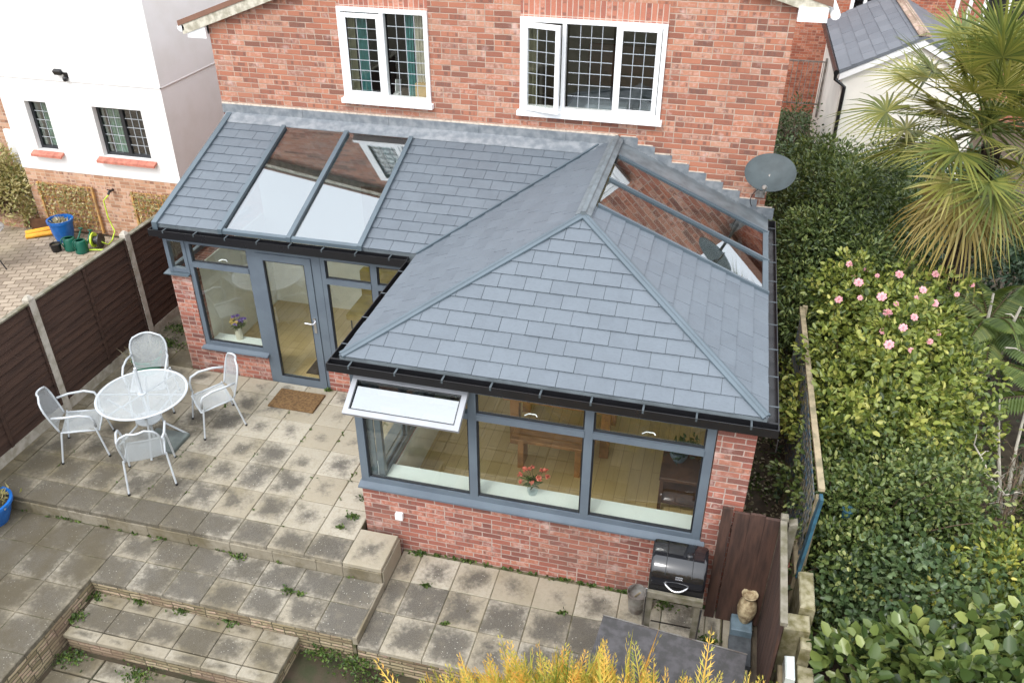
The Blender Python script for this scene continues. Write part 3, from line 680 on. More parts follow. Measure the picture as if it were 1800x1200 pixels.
def slates(mb, O, U, V, poly, e=.178, wd=.272, th=.011, gap=.004, seed=0, off=0.):
    """O origin at the eaves, U/V unit vectors; poly in (u,v) metres, counter-clockwise seen from above"""
    O, U, V = Vector(O), Vector(U).normalized(), Vector(V).normalized(); N = U.cross(V).normalized()
    if N.z < 0: N = -N
    us = [p[0] for p in poly]; vs_ = [p[1] for p in poly]; rnd = random.Random(seed)
    row = 0; v = min(vs_)
    while v < max(vs_):
        u = min(us)-wd*(.5 if row % 2 else 1)+off+rnd.uniform(-.006, .006)
        while u < max(us):
            g = gap*rnd.uniform(.7, 1.4); vv = v+rnd.uniform(-.002, .003)
            P = clip(list(poly), u+g/2, u+wd-g/2, vv, v+e+.003)
            if len(P) >= 3:
                k = len(P); tt = th*rnd.uniform(.85, 1.3)
                top = [O+U*a+V*b+N*(.003+tt*(1-(b-v)/(e+.003))) for a, b in P]; bot = [O+U*a+V*b-N*.004 for a, b in P]
                mb.add(top+bot, [tuple(range(k))]+[(i, i+k, (i+1) % k+k, (i+1) % k) for i in range(k)])
            u += wd
        v += e; row += 1
def deck(polys, name, mat, parent, th, dz=0.):
    mb = MB()
    for P in polys: mb.prism([(p[0], p[1], p[2]-dz) for p in P], (0, 0, -th))
    return mb.build(name, mat, parent)
hyp = lambda s: math.sqrt(1+s*s)
# polygons in plan
XL = -3.63
val = lambda y: -.05+(y-LY)*SL/SS
lean_a = [(-3.60, LY), (-2.69, LY), (-2.69, HY), (-3.60, HY)]
lean_b = [(-.79, LY), (val(LY), LY), (val(HY), HY), (-.79, HY)]
left_p = [(-.05, -.05), (rx, ry), (rx, HY), (val(HY), HY), (-.05, LY)]
front_p = [(-.05, -.05), (4.05, -.05), (rx, ry)]
right_a = [(4.05, -.05), (4.05, 2.26), (rx+.04, 2.26), (rx, 2.26), (rx, ry)]
right_b = [(4.05, 3.89), (4.05, HY), (rx, HY), (rx, 3.89)]
Z = {'lean': lambda x, y: EV+(y-LY)*SL, 'left': lambda x, y: EV+(x+.05)*SS, 'front': lambda x, y: EV+(y+.05)*SF, 'right': lambda x, y: EV+(4.05-x)*SS}
lift = lambda P, k: [(x, y, Z[k](x, y)) for x, y in P]
allp = [lift(lean_a, 'lean'), lift(lean_b, 'lean'), lift(left_p, 'left'), lift(front_p, 'front'), lift(right_a, 'right'), lift(right_b, 'right')]
for ps in (allp[:1], allp[1:5], allp[5:]):
    deck(ps, 'roof_deck', 'dark_lead', ext, .10, .006); deck(ps, 'ceiling', 'ceiling_white', ext, .015, .108)
def slope(P, k, sd, wd=.272, off=0.):
    mb = MB()
    if k == 'lean': uv = [(x+3.6, (y-LY)*hyp(SL)) for x, y in P]; slates(mb, (-3.6, LY, EV), (1, 0, 0), (0, 1, SL), uv, seed=sd, wd=wd, off=off)
    if k == 'front': uv = [(x+.05, (y+.05)*hyp(SF)) for x, y in P]; slates(mb, (-.05, -.05, EV), (1, 0, 0), (0, 1, SF), uv, seed=sd, wd=wd, off=off)
    if k == 'left': uv = [(HY-y, (x+.05)*hyp(SS)) for x, y in P]; slates(mb, (-.05, HY, EV), (0, -1, 0), (1, 0, SS), uv, seed=sd, wd=wd, off=off)
    if k == 'right': uv = [(y+.05, (4.05-x)*hyp(SS)) for x, y in P]; slates(mb, (4.05, -.05, EV), (0, 1, 0), (-1, 0, SS), uv, seed=sd, wd=wd, off=off)
    return mb.build('roof_slope', 'slate', ext)
slope(lean_a, 'lean', 1); slope(lean_b, 'lean', 2, off=.1); slope(left_p, 'left', 3); slope(front_p, 'front', 4); slope(right_a, 'right', 5)
# grey board beside the right hand rooflights
MB().prism([(4.05, 3.90, EV+.012), (rx+.05, 3.90, Z['right'](rx+.05, 0)+.012), (rx+.05, HY-.02, Z['right'](rx+.05, 0)+.012), (4.05, HY-.02, EV+.012)], (0, 0, -.014)).build('lead_strip', 'dark_lead', ext)
# hips, ridge, verge
def cap(mb, p, q, w=.075, h=.028, dz=.016):
    p, q = Vector(p)+Vector((0, 0, dz)), Vector(q)+Vector((0, 0, dz)); d = (q-p).normalized(); r = d.cross(Vector((0, 0, 1))).normalized(); u = r.cross(d)
    if u.z < 0: u = -u
    prof = [(-w, -.016), (-w, .004), (-w*.42, h*.55), (-w*.28, h), (w*.28, h), (w*.42, h*.55), (w, .004), (w, -.016)]
    vs = [c+r*a+u*b for c in (p, q) for a, b in prof]; n = len(prof)
    mb.add(vs, [tuple(range(n)), tuple(range(2*n-1, n-1, -1))]+[(i, i+n, (i+1) % n+n, (i+1) % n) for i in range(n)])
R0 = (rx, ry, ridge_z)
m = MB(); cap(m, R0, (-.04, -.04, EV-.002), .05); m.build('hip_cap', 'hip_metal', ext)
m = MB(); cap(m, R0, (4.04, -.04, EV-.002), .05); m.build('hip_cap', 'hip_metal', ext)
m = MB(); cap(m, (rx, ry-.04, ridge_z), (rx, HY-.02, ridge_z), .085, .05); m.build('ridge_cap', 'dark_lead', ext)
m = MB(); m.prism([(-3.675, LY-.03, EV-.07), (-3.60, LY-.03, EV-.07), (-3.60, LY-.03, EV+.035), (-3.675, LY-.03, EV+.035)], (0, HY-LY, SL*(HY-LY))); m.build('verge_cap', 'hip_metal', ext)
m = MB(); m.bar((val(LY)-.01, LY-.02, EV+.022), (val(HY)-.01, HY-.03, Z['lean'](0, HY)+.022), .028, .03); m.build('valley_trim', 'hip_metal', ext)
# lean-to rooflights
def sky_lean(x0, x1):
    f = MB()
    z0, z1 = EV, Z['lean'](0, HY-.19)
    f.prism([(x0, LY-.03, z0-.02), (x1, LY-.03, z0-.02), (x1, LY-.03, z0+.028), (x0, LY-.03, z0+.028)], (0, .045, .045*SL))
    o = f.build('rooflight', 'hip_metal', ext)
    MB().prism([(x0, LY+.018, EV+.006+.018*SL), (x1, LY+.018, EV+.006+.018*SL), (x1, HY-.2, Z['lean'](0, HY-.2)+.006), (x0, HY-.2, Z['lean'](0, HY-.2)+.006)], (0, 0, .01)).build('pane', 'roof_glass', o)
sky_lean(-2.665, -1.765); sky_lean(-1.715, -.815)
m = MB()
for x in (-2.69, -1.74, -.79):
    m.prism([(x-.026, LY-.04, EV-.02), (x+.026, LY-.04, EV-.02), (x+.03, LY-.04, EV+.045), (x-.03, LY-.04, EV+.045)], (0, HY-LY-.17, SL*(HY-LY-.17)))
m.build('glazing_bar', 'hip_metal', ext)
# right hand rooflights
def sky_right(y0, y1):
    f = MB(); x1 = rx+.10
    f.box(3.985, y0, EV-.02, 4.05, y1, EV+.045)
    o = f.build('rooflight', 'hip_metal', ext)
    MB().prism([(3.98, y0, Z['right'](3.98, 0)+.006), (3.98, y1, Z['right'](3.98, 0)+.006), (x1, y1, Z['right'](x1, 0)+.006), (x1, y0, Z['right'](x1, 0)+.006)], (0, 0, .01)).build('pane', 'roof_glass', o)
sky_right(2.30, 3.055); sky_right(3.105, 3.86)
m = MB()
for y in (2.275, 3.08, 3.885):
    w_ = .017 if y == 3.08 else .02
    m.prism([(4.06, y-w_, EV-.02), (4.06, y+w_, EV-.02), (4.06, y+w_, EV+.042), (4.06, y-w_, EV+.042)], (-1.96, 0, 1.96*SS))
m.build('glazing_bar', 'hip_metal', ext)
# gutters
GZ0, GZ1 = 2.445, 2.535
def gutter(x0, x1, y0, y1, out, clips):
    """channel along x or y; out = unit vector to the open side"""
    m = MB(); al = abs(x1-x0) > abs(y1-y0)
    m.box(x0, y0, GZ0, x1, y1, GZ0+.008)
    if al:
        m.box(x0, y0, GZ0+.008, x1, y0+.008, GZ1); m.box(x0, y1-.008, GZ0+.008, x1, y1, GZ1)
        m.box(x0, y0+.008, GZ0+.008, x0+.008, y1-.008, GZ1); m.box(x1-.008, y0+.008, GZ0+.008, x1, y1-.008, GZ1)
    else:
        m.box(x0, y0, GZ0+.008, x0+.008, y1, GZ1); m.box(x1-.008, y0, GZ0+.008, x1, y1, GZ1)
        m.box(x0+.008, y0, GZ0+.008, x1-.008, y0+.008, GZ1); m.box(x0+.008, y1-.008, GZ0+.008, x1-.008, y1, GZ1)
    g = m.build('gutter', 'black_plastic', ext); L_ = (x1-x0) if al else (y1-y0); n = clips
    for i in range(n):
        p = (i+.5)/n*L_
        c = MB()
        if al: c.box(x0+p-.009, y0-.004, GZ1+.001, x0+p+.009, y1, GZ1+.005); c.box(x0+p-.009, y0-.005, GZ1-.03, x0+p+.009, y0-.001, GZ1+.001)
        else: c.box(x0, y0+p-.009, GZ1+.001, x1, y0+p+.009, GZ1+.005)
        c.build('gutter_clip', 'clip_metal', g)
gutter(-.155, 4.155, -.155, -.055, 'y', 9); gutter(4.055, 4.155, -.05, HY, 'x', 9); gutter(-.155, -.055, -.05, 2.12, 'x', 4); gutter(-3.69, -.16, 2.135, 2.235, 'y', 8)
# fascia
m = MB(); m.box(-.05, -.05, 2.40, 4.05, -.02, 2.46); m.box(4.02, -.018, 2.40, 4.05, HY, 2.46); m.box(-.05, -.018, 2.40, -.02, 2.24, 2.46); m.box(-3.63, 2.241, 2.37, -.052, 2.27, 2.46)
m.box(4.155, -.163, 2.30, 4.162, -.155, 2.44)
m.build('fascia', 'black_frame', ext)
# walls
SILL, HEAD = .92, 2.40
m = MB()
m.box(0, 0, -.3, 3.65, .25, SILL-.03); m.box(3.65, 0, -.3, 4.0, .25, 2.44); m.build('front_wall', 'extension_brick', ext)
m = MB(); m.box(3.75, .25, -.3, 4.0, HY, 2.44); m.build('side_wall', 'extension_brick', ext)
m = MB(); m.box(0, .25, -.3, .25, 2.3, SILL-.03); m.build('side_wall', 'extension_brick', ext)
m = MB(); m.box(-3.63, 2.3, -.3, -3.33, 2.52, 1.84); m.box(-3.33, 2.3, -.3, -2.37, 2.52, .71); m.box(-2.37, 2.3, -.3, -1.48, 2.52, .22); m.box(-1.48, 2.3, -.3, .25, 2.52, .71)
m.build('front_wall', 'extension_brick', ext)
m = MB(); m.box(-3.63, 2.52, -.3, -3.38, HY, 1.84); m.build('side_wall', 'extension_brick', ext)
# plaster linings and floor
m = MB(); m.box(.25, .251, .3, 3.649, .27, SILL-.03); m.box(3.70, .27, .3, 3.749, HY, 2.44); m.box(.251, .27, .3, .27, 2.28, SILL-.03); m.box(-3.379, 2.521, .3, -2.40, 2.54, .71); m.box(-1.46, 2.521, .3, .27, 2.54, .71)
m.box(-3.379, 2.54, .3, -3.36, HY, 1.84); m.box(-3.36, HY-.02, .3, -1.7, HY-.005, 2.44); m.box(-3.36, HY-.02, 2.44, rx, HY-.005, 3.24); m.box(2.2, HY-.02, .3, 3.7, HY-.005, 2.44); m.box(rx, HY-.02, 2.44, 3.7, HY-.005, 2.55)
m.build('lining', 'plaster', ext)
MB().box(-1.7, HY-.02, .3, 2.2, HY-.005, 2.44).build('kitchen_shade_panel', 'dark_oak', ext)  # solid panel, its dark colour stands for the shade of an opening
MB().box(.25, .25, .2, 3.75, 2.52, .3).box(-3.38, 2.521, .2, 3.75, HY-.001, .3).box(-2.37, 2.40, .22, -1.48, 2.5205, .30).build('floor', 'oak_floor', ext)
m = MB(); m.bbox(-.01, .12, SILL-.028, 3.62, .34, SILL+.012, .004); m.build('inner_sill', 'white_sill', ext)
m = MB(); m.bbox(-3.30, 2.42, .712, -2.39, 2.62, .745, .004); m.bbox(-1.45, 2.42, .712, -.02, 2.62, .745, .004); m.build('inner_sill', 'white_sill', ext)

def window(ax, u0, u1, z0, z1, d, mulls, tz, w=.06, sill=True, handles=True, open_first=False, sl=None):
    """window wall: frame mesh with panes, glazing beads and handles below it"""
    fm = MB(); sgn = 1
    frame(fm, ax, u0, u1, z0, z1, d, d+.07, w, .055, mull=[(c, .085) for c in mulls])
    edges = [u0+w]+[x for c in mulls for x in (c-.0425, c+.0425)]+[u1-w]
    cells = list(zip(edges[::2], edges[1::2]))
    for a, b in cells:
        if tz: bx(fm, ax, a, b, d-.012, d+.066, tz-.035, tz+.035)
    o = fm.build('window', 'grey_frame', ext)
    bm_ = MB()
    for i, (a, b) in enumerate(cells):
        rows = [(z0+.055, tz-.035), (tz+.035, z1-w)] if tz else [(z0+.055, z1-w)]
        for j, (c, e) in enumerate(rows):
            if open_first and i == 0 and j == 1: continue
            frame(bm_, ax, a+.001, b-.001, c+.001, e-.001, d+.022, d+.045, .016)
            pane(ax, a+.014, b-.014, c+.014, e-.014, d+.03, 'window_glass', o)
            if j == 1 and handles:
                hm = MB(); cu = (a+b)/2
                P = lambda u, q, z: (u, q, z) if ax == 'y' else (q, u, z)
                hm.tube([P(cu-.07, d+.09, c+.012), P(cu-.03, d+.105, c+.03), P(cu+.04, d+.105, c+.03), P(cu+.06, d+.09, c+.015)], .009, 6); hm.build('handle', 'chrome', o)
    bm_.build('glazing_bead', 'black_frame', o)
    if sill:
        s = MB(); a, b = sl or (u0-.02, u1+.05)
        pr = [(-.075, -.028), (-.075, -.008), (-.045, .0), (.0, .018), (.07, .018), (.07, -.028)]
        poly = [((a, d+q, z0-.02+z) if ax == 'y' else (d+q, a, z0-.02+z)) for q, z in pr]
        s.prism(poly, (b-a, 0, 0) if ax == 'y' else (0, b-a, 0)); s.build('window_sill', 'grey_frame', ext)
    return o, cells
fw, cells = window('y', .002, 3.64, SILL, HEAD, .01, [1.28, 2.455], 2.03, w=.085, open_first=True)
tag(fw, 'wide three light window with its top left light propped open')
# open top light
a, b = cells[0]; hz = HEAD-.06; L_ = .41
th_ = math.radians(58)
sash = MB(); frame(sash, 'y', a-.01, b+.03, -L_, .01, -.03, .02, .055); sash.box((a+b)/2-.16, -.036, -.035, (a+b)/2+.16, -.0305, -.02)
so_ = sash.build('sash', 'light_frame', None, loc=(0, 0, 0)); so_.location = Vector((0, -.03, hz))-LOCS[fw.name]; so_.rotation_euler = (-th_, 0, 0); so_.parent = fw; tag(so_, 'pale grey top light tilted open')
po = pane('y', a+.045, b-.025, -L_+.055, -.045, -.012, 'roof_glass', None); po.parent = fw; po.location = Vector((0, -.03, hz))-LOCS[fw.name]; po.rotation_euler = (-th_, 0, 0)
gb = MB(); frame(gb, 'y', a+.044, b-.024, -L_+.054, -.044, -.033, -.0255, .010); go = gb.build('glazing_bead', 'black_frame', None, loc=(0, 0, 0)); go.parent = fw; go.location = po.location; go.rotation_euler = po.rotation_euler
# side glazing of the projecting part
window('x', .10, 2.28, SILL, HEAD, .17, [.85, 1.6], None, w=.06, handles=False, sl=(.10, 2.28))
MB().box(-.03, .10, SILL-.03, .094, 2.29, SILL-.012).build('window_sill', 'grey_frame', ext)
MB().box(.001, .082, SILL, .165, .0995, HEAD).build('corner_post', 'grey_frame', ext)
# lean-to glazing
window('y', -3.32, -2.375, .745, 2.36, 2.31, [], 2.0, w=.06, sl=(-3.36, -2.345))
window('y', -1.40, -.03, .745, 2.36, 2.31, [-.68], 2.0, w=.06, handles=False)
m = MB(); m.box(-3.63, 2.30, 1.862, -3.575, 2.37, 2.36); m.box(-3.37, 2.30, 1.862, -3.3205, 2.37, 2.36); m.box(-3.575, 2.305, 2.31, -3.37, 2.365, 2.36); m.box(-3.575, 2.305, 1.862, -3.37, 2.365, 1.92)
m.box(-3.63, 2.37, 1.862, -3.57, HY-.01, 1.92); m.box(-3.63, 2.37, 2.31, -3.57, HY-.01, 2.47); m.box(-3.63, 3.35, 1.92, -3.57, 3.42, 2.31)
cw = m.build('window', 'grey_frame', ext)
pane('y', -3.575, -3.37, 1.92, 2.31, 2.33, 'window_glass', cw); MB().box(-3.603, 2.37, 1.92, -3.597, 3.35, 2.31).box(-3.603, 3.42, 1.92, -3.597, HY-.01, 2.31).build('pane', 'window_glass', cw)
MB().prism([(-3.69, 2.24, 1.835), (-3.322, 2.24, 1.835), (-3.322, 2.24, 1.848), (-3.69, 2.24, 1.848)], (0, .14, .012)).build('window_sill', 'hip_metal', ext)
# glazed door
m = MB(); x0, x1 = -2.34, -1.50
m.box(x0-.034, 2.305, .255, x0+.04, 2.375, 2.36); m.box(x1-.02, 2.305, .255, -1.401, 2.375, 2.36); m.box(x0+.04, 2.305, 2.30, x1-.02, 2.375, 2.36)
m.prism([(x0-.06, 2.20, .222), (-1.38, 2.20, .222), (-1.38, 2.20, .245), (x0-.06, 2.20, .245)], (0, .20, .01)); m.build('door_frame', 'grey_frame', ext)
m = MB(); frame(m, 'y', x0+.045, x1-.025, .258, 2.298, 2.292, 2.36, .095, .14); door = m.build('door', 'grey_frame', ext)
dx0, dx1, dz0, dz1 = x0+.14, x1-.12, .398, 2.203
pane('y', dx0, dx1, dz0, dz1, 2.325, 'window_glass', door)
m = MB(); frame(m, 'y', dx0, dx1, dz0, dz1, 2.300, 2.324, .014); m.build('glazing_bead', 'black_frame', door)
m = MB(); hx_ = x1-.075; m.box(hx_-.018, 2.280, 1.20, hx_+.018, 2.2915, 1.43); m.tube([(hx_, 2.282, 1.36), (hx_, 2.25, 1.36), (hx_-.03, 2.235, 1.362), (hx_-.12, 2.237, 1.365)], .012, 8); m.build('handle', 'chrome', door)
# socket box on the front wall
m = MB(); m.bbox(.375, -.045, .47, .46, -.001, .56, .004); m.box(.385, -.049, .478, .45, -.0455, .52); tag(m.build('outdoor_socket', 'white_upvc', None, loc=(.42, 0, .47)), 'small white outdoor socket box on the brick wall below the three light window', 'socket box')

# ================================================================== GARDEN FENCE (left)
fence = thing('garden_fence', (-4.72, 1.9, .28), 'dark brown timber fence with concrete posts along the left edge of the terrace', 'fence')
FX = -4.72; posts = [-4.78, -2.86, -.94, .98, 2.90, 4.82]
for y in posts:
    m = MB(); m.box(FX-.05, y-.05, -.3, FX+.05, y+.05, 2.0); m.add([(FX-.05,y-.05,2.0),(FX+.05,y-.05,2.0),(FX+.05,y+.05,2.0),(FX-.05,y+.05,2.0),(FX-.02,y-.02,2.045),(FX+.02,y-.02,2.045),(FX+.02,y+.02,2.045),(FX-.02,y+.02,2.045)], [(0,1,5,4),(1,2,6,5),(2,3,7,6),(3,0,4,7),(4,5,6,7)])
    m.build('fence_post', 'concrete', fence)
for y0, y1 in zip(posts, posts[1:]):
    a, b = y0+.052, y1-.052
    MB().box(FX-.025, a, -.3, FX+.025, b, .42).build('gravel_board', 'concrete', fence)
    m = MB(); nb = 13; h = (1.93-.425)/nb
    for i in range(nb):
        z = .425+i*h; o_ = random.uniform(-.003, .003)
        m.add([(FX-.012, a, z), (FX+.024+o_, a, z), (FX+.006+o_, a, z+h+.012), (FX-.012, a, z+h+.012), (FX-.012, b, z), (FX+.024+o_, b, z+random.uniform(-.004, .004)), (FX+.006+o_, b, z+h+.012), (FX-.012, b, z+h+.012)],
              [(0, 3, 2, 1), (4, 5, 6, 7), (0, 1, 5, 4), (1, 2, 6, 5), (2, 3, 7, 6), (3, 0, 4, 7)])
    pn = m.build('fence_panel', 'fence_wood', fence)
    c = (a+b)/2
    for p0_, p1_ in ((c-.02, c+.02), (a, a+.03), (b-.03, b)): MB().box(FX+.025, p0_, .43, FX+.043, p1_, 1.93).build('batten', 'fence_wood', pn)
    MB().box(FX-.028, a, 1.944, FX+.04, b, 1.965).build('capping_rail', 'weathered_wood', pn)

# ================================================================== NEIGHBOUR'S HOUSE (left)
nb_ = thing('white_house', (-7.6, 6.1, .2), 'white rendered house on a brick plinth beyond the dark fence at the left', 'house')
NY = 6.1; NX = -5.98; NL = -9.32
w1, w2 = (-8.84, -8.39, 1.77, 2.67), (-7.45, -6.47, 1.77, 2.67)
MB().box(NL+.02, NY+.012, 0, NX-.012, NY+.3, 1.38).box(NX-.312, NY+.3, 0, NX-.012, 14, 1.38).build('plinth', 'neighbour_brick', nb_)
m = wall(MB(), 'y', NL, NX, NY, NY+.28, 1.38, 3.10, [w1, w2]); wall(m, 'y', NL, NX+.015, NY-.015, NY+.28, 3.10, 7.5, [])
m.box(NX-.28, NY+.28, 1.38, NX, 14, 3.10); m.box(NX-.28, NY+.28, 3.10, NX+.015, 14, 7.5); m.box(NL, NY+.28, 0, NL+.28, 14, 7.5)
m.build('wall', 'render_white', nb_)
MB().box(NL, NY-.02, 3.085, NX+.02, NY-.001, 3.10).box(NX+.001, NY-.02, 3.085, NX+.02, 14, 3.10).build('drip_moulding', 'render_white', nb_)
MB().box(-9.0, NY+.9, 1.2, -6.3, NY+.95, 3.0).box(-9.0, NY+.29, 1.5, -6.3, NY+.9, 1.55).build('room', 'room_shade', nb_)  # dark sheets: the unlit room's shade is in their colour
MB().box(-9.7, NY-.3, 7.5, -5.6, 14.2, 7.7).build('roof', 'clay_tile', nb_)
for k, q in enumerate((w1, w2)):
    x0, x1, z0, z1 = q; fm = MB(); mu = [] if k == 0 else [((x0+x1)/2, .07)]
    frame(fm, 'y', x0, x1, z0, z1, NY+.10, NY+.16, .05, mull=mu); wn_ = fm.build('window', 'black_frame', nb_)
    for a, b in ([(x0+.05, x1-.05)] if k == 0 else [(x0+.05, (x0+x1)/2-.035), ((x0+x1)/2+.035, x1-.05)]):
        pane('y', a, b, z0+.05, z1-.05, NY+.13, 'window_glass', wn_); lm = MB(); lattice(lm, 'y', a, b, z0+.05, z1-.05, NY+.129, 2 if k == 0 else 3, 5, .010); lm.build('leading', 'leading', wn_)
    m = MB(); n = 4 if k == 0 else 7
    for i in range(n):
        a = x0-.10+(x1-x0+.2)*i/n; b = x0-.10+(x1-x0+.2)*(i+1)/n-.004
        m.prism([(a, NY-.11, z0-.10), (b, NY-.11, z0-.10), (b, NY-.11, z0-.055), (a, NY-.11, z0-.055)], (0, .105, .045))
    m.build('window_sill', 'terracotta_sill', nb_)
curtain(-8.80, -8.44, 1.6, 2.62, NY+.30, 'mint_curtain', 'pale green curtain filling the narrow black framed window of the white house')
curtain(-7.40, -7.02, 1.6, 2.62, NY+.30, 'mint_curtain', 'pale green curtain in the left light of the wide black framed window')
curtain(-6.64, -6.50, 1.6, 2.62, NY+.28, 'cream_curtain', 'cream curtain at the right edge of the wide black framed window', folds=3)
fl = thing('floodlight', (-7.84, NY, 3.2), 'small black security floodlight on the white rendered wall', 'floodlight')
m = MB(); m.bar((-7.88, NY-.05, 3.27), (-7.88, NY-.11, 3.24), .14, .08); m.tube([(-7.84, NY-.02, 3.22), (-7.86, NY-.09, 3.27)], .02, 6); m.build('lamp_head', 'black_plastic', fl)
m = MB(); m.lathe([(.0, -.05), (.035, -.035), (.045, 0), (.035, .035), (0, .05)], (-7.78, NY-.06, 3.14), 12, capb=False, capt=False); m.build('sensor', 'black_plastic', fl, smooth='all')
MB().box(-7.82, NY-.03, 3.14, -7.74, NY-.001, 3.24).build('bracket', 'black_plastic', fl)
o = wall(MB(), 'y', -16, NL-.45, 7.0, 7.25, 0, 4).build('brick_outbuilding', 'neighbour_brick', None, loc=(-12, 7, 0)); tag(o, 'tan brick wall of a building behind the straw coloured bush', 'building')
o = MB().box(-10.35, 6.93, .2, -9.95, 6.995, 1.75).build('door_panel', 'white_upvc', o)

def trellis(x0, x1, y, z0, z1, label, nx, nz, sprigs):
    t = thing('trellis', ((x0+x1)/2, y, z0), label, 'trellis', 'trellises on the neighbour plinth')
    for x in (x0, x1): MB().box(x-.018, y-.03, z0, x+.018, y+.01, z1).build('stile', 'orange_wood', t)
    m = MB()
    for i in range(1, nx): x = x0+(x1-x0)*i/nx; m.box(x-.009, y-.012, z0+.06, x+.009, y-.001, z1)
    for j in range(nz+1): z = z0+.06+(z1-z0-.08)*j/nz; m.box(x0+.02, y, z-.009, x1-.02, y+.010, z+.009)
    m.build('slats', 'orange_wood', t)
    n = sprigs; P = np.stack([RNG.uniform(x0+.03, x1-.03, n), y-.03-RNG.random(n)*.07, z0+(z1-z0)*RNG.power(1.9, n)], 1)
    A_ = RNG.normal(size=(n, 3)); A_[:, 1] -= .5; leaves('climber', P, A_, RNG.normal(size=(n, 3))+[0, -1, 1], .07, .028, 'hedge_leaf', t, RNG.random(n), False)
trellis(-9.05, -7.88, NY-.03, .21, 1.14, 'orange wood trellis with dry climber behind the big blue pot', 11, 9, 520)
trellis(-7.04, -6.12, NY-.03, .21, 1.14, 'orange wood trellis beside the yellow hose, next to the fence', 9, 9, 320)
# courtyard objects
CZ = .2
def pot(name, c, r0, r1, h, mat, soil, label, cat, rim=.02):
    t = thing(name, c, label, cat); x, y, z = c
    m = MB(); m.lathe([(r0*.2, 0), (r0, 0), ((r0+r1)/2*1.06, h*.45), (r1, h*.86), (r1+rim, h*.88), (r1+rim, h), (r1-.012, h), (r1-.02, h*.86), (r1*.9, h*.8)], c, 28, capt=False); m.build('pot_body', mat, t, smooth=True)
    MB().lathe([(r1*.9, h*.80), (r1*.5, h*.83), (.01, h*.84)], c, 20, capb=False).build('soil', soil, t); return t
t = pot('planter_pot', (-8.42, 5.66, CZ), .15, .215, .42, 'blue_glaze', 'soil', 'large glazed blue planter pot in front of the neighbour trellis', 'plant pot')
n = 60; P = np.stack([RNG.normal(-8.42, .07, n), RNG.normal(5.66, .07, n), np.full(n, CZ+.36)], 1); leaves('plant', P, unit(n, 0)+[0, 0, .4], unit(n), .10, .03, 'copper' and 'straw', t, None, False)
def can(c, rz, label):
    t = thing('watering_can', (0, 0, 0), label, 'watering can', 'watering cans')
    m = MB(); m.lathe([(.10, 0), (.115, .01), (.11, .2), (.095, .235), (.07, .245), (.065, .235), (.085, .22), (.095, .19), (.1, .02), (.02, .015)], (0, 0, 0), 20); m.build('can_body', 'dark_green_plastic', t, smooth=True)
    MB().tube([(.09, 0, .06), (.2, 0, .2), (.26, 0, .30)], [.028, .018, .014], 8).build('spout', 'dark_green_plastic', t)
    MB().lathe([(.014, 0), (.045, .03), (.04, .04)], (.26, 0, .30), 12, axis=(.3, 0, 1)).build('rose', 'dark_green_plastic', t)
    MB().tube(bez((-.10, 0, .06), (-.24, 0, .30), (-.02, 0, .27), 8)+[(.06, 0, .245)], .012, 6).build('handle', 'dark_green_plastic', t)
    t.location = c; t.rotation_euler = (0, 0, rz); return t
c1 = can((-8.02, 5.32, CZ), 1.2, 'green watering can next to the blue pot, behind the small black pot')
copy_thing(c1, (-7.76, 5.28, CZ), 1.35, 'green watering can on the right, nearest to the lime hose reel')
pot('flower_pot', (-8.24, 5.20, CZ), .075, .095, .15, 'black_plastic', 'soil', 'small black plastic pot on the block paving by the watering cans', 'plant pot', .006)
t = thing('hose_reel', (-7.55, 5.5, CZ), 'lime green hose reel with black drum by the neighbour plinth', 'hose reel')
for x, nm in ((-7.64, 'lime_plastic'), (-7.50, 'black_plastic')): MB().lathe([(.03, -.012), (.14, -.012), (.14, .012), (.03, .012)], (x, 5.5, CZ+.16), 20, axis=(1, .2, 0)).build('side_disc', nm, t)
MB().lathe([(.08, -.06), (.08, .06)], (-7.57, 5.5, CZ+.16), 16, axis=(1, .2, 0)).build('drum', 'black_plastic', t)
MB().tube([(-7.72, 5.34, CZ+.015), (-7.6, 5.38, CZ+.02), (-7.42, 5.42, CZ+.02)], .015, 6).build('foot', 'lime_plastic', t)
t = thing('garden_tap', (-7.46, NY, 1.12), 'dark garden tap on the neighbour brick plinth with a yellow hose', 'tap'); MB().tube([(-7.46, NY+.01, 1.12), (-7.46, NY-.10, 1.12), (-7.48, NY-.12, 1.07)], .022, 8).build('tap_body', 'black_plastic', t); MB().box(-7.52, NY-.085, 1.135, -7.40, NY-.065, 1.15).build('tap_handle', 'black_plastic', t)
o = MB().tube([(-7.48, NY-.12, 1.06), (-7.60, NY-.14, .95), (-7.62, NY-.12, .6), (-7.52, NY-.16, .35), (-7.50, NY-.3, .24), (-7.44, 5.6, .24), (-7.5, 5.5, .34)], .012, 7).build('garden_hose', 'lime_plastic', None, loc=(-7.5, NY-.12, .2), smooth='all'); tag(o, 'yellow hose hanging from the tap to the hose reel', 'hose')
m = MB(); m.tube([(-9.25, 5.62, CZ+.05), (-8.98, 5.82, CZ+.07), (-8.8, 5.98, CZ+.07)], .05, 8); m.tube([(-9.15, 5.5, CZ+.04), (-8.9, 5.66, CZ+.06), (-8.74, 5.8, CZ+.05)], .045, 8); m.bar((-9.2, 5.56, CZ+.03), (-9.0, 5.62, CZ+.03), .05, .04)
tag(m.build('toy_frame', 'orange_plastic', None, loc=(-9.0, 5.7, CZ), smooth=True), 'bright orange plastic frame lying left of the large blue pot', 'plastic frame')
m = MB(); m.bar((-9.35, 5.9, CZ+.11), (-8.9, 6.02, CZ+.11), .03, .22); tag(m.build('edging_board', 'dark_oak', None, loc=(-9.1, 5.95, CZ)), 'dark brown board standing behind the orange frame', 'board')
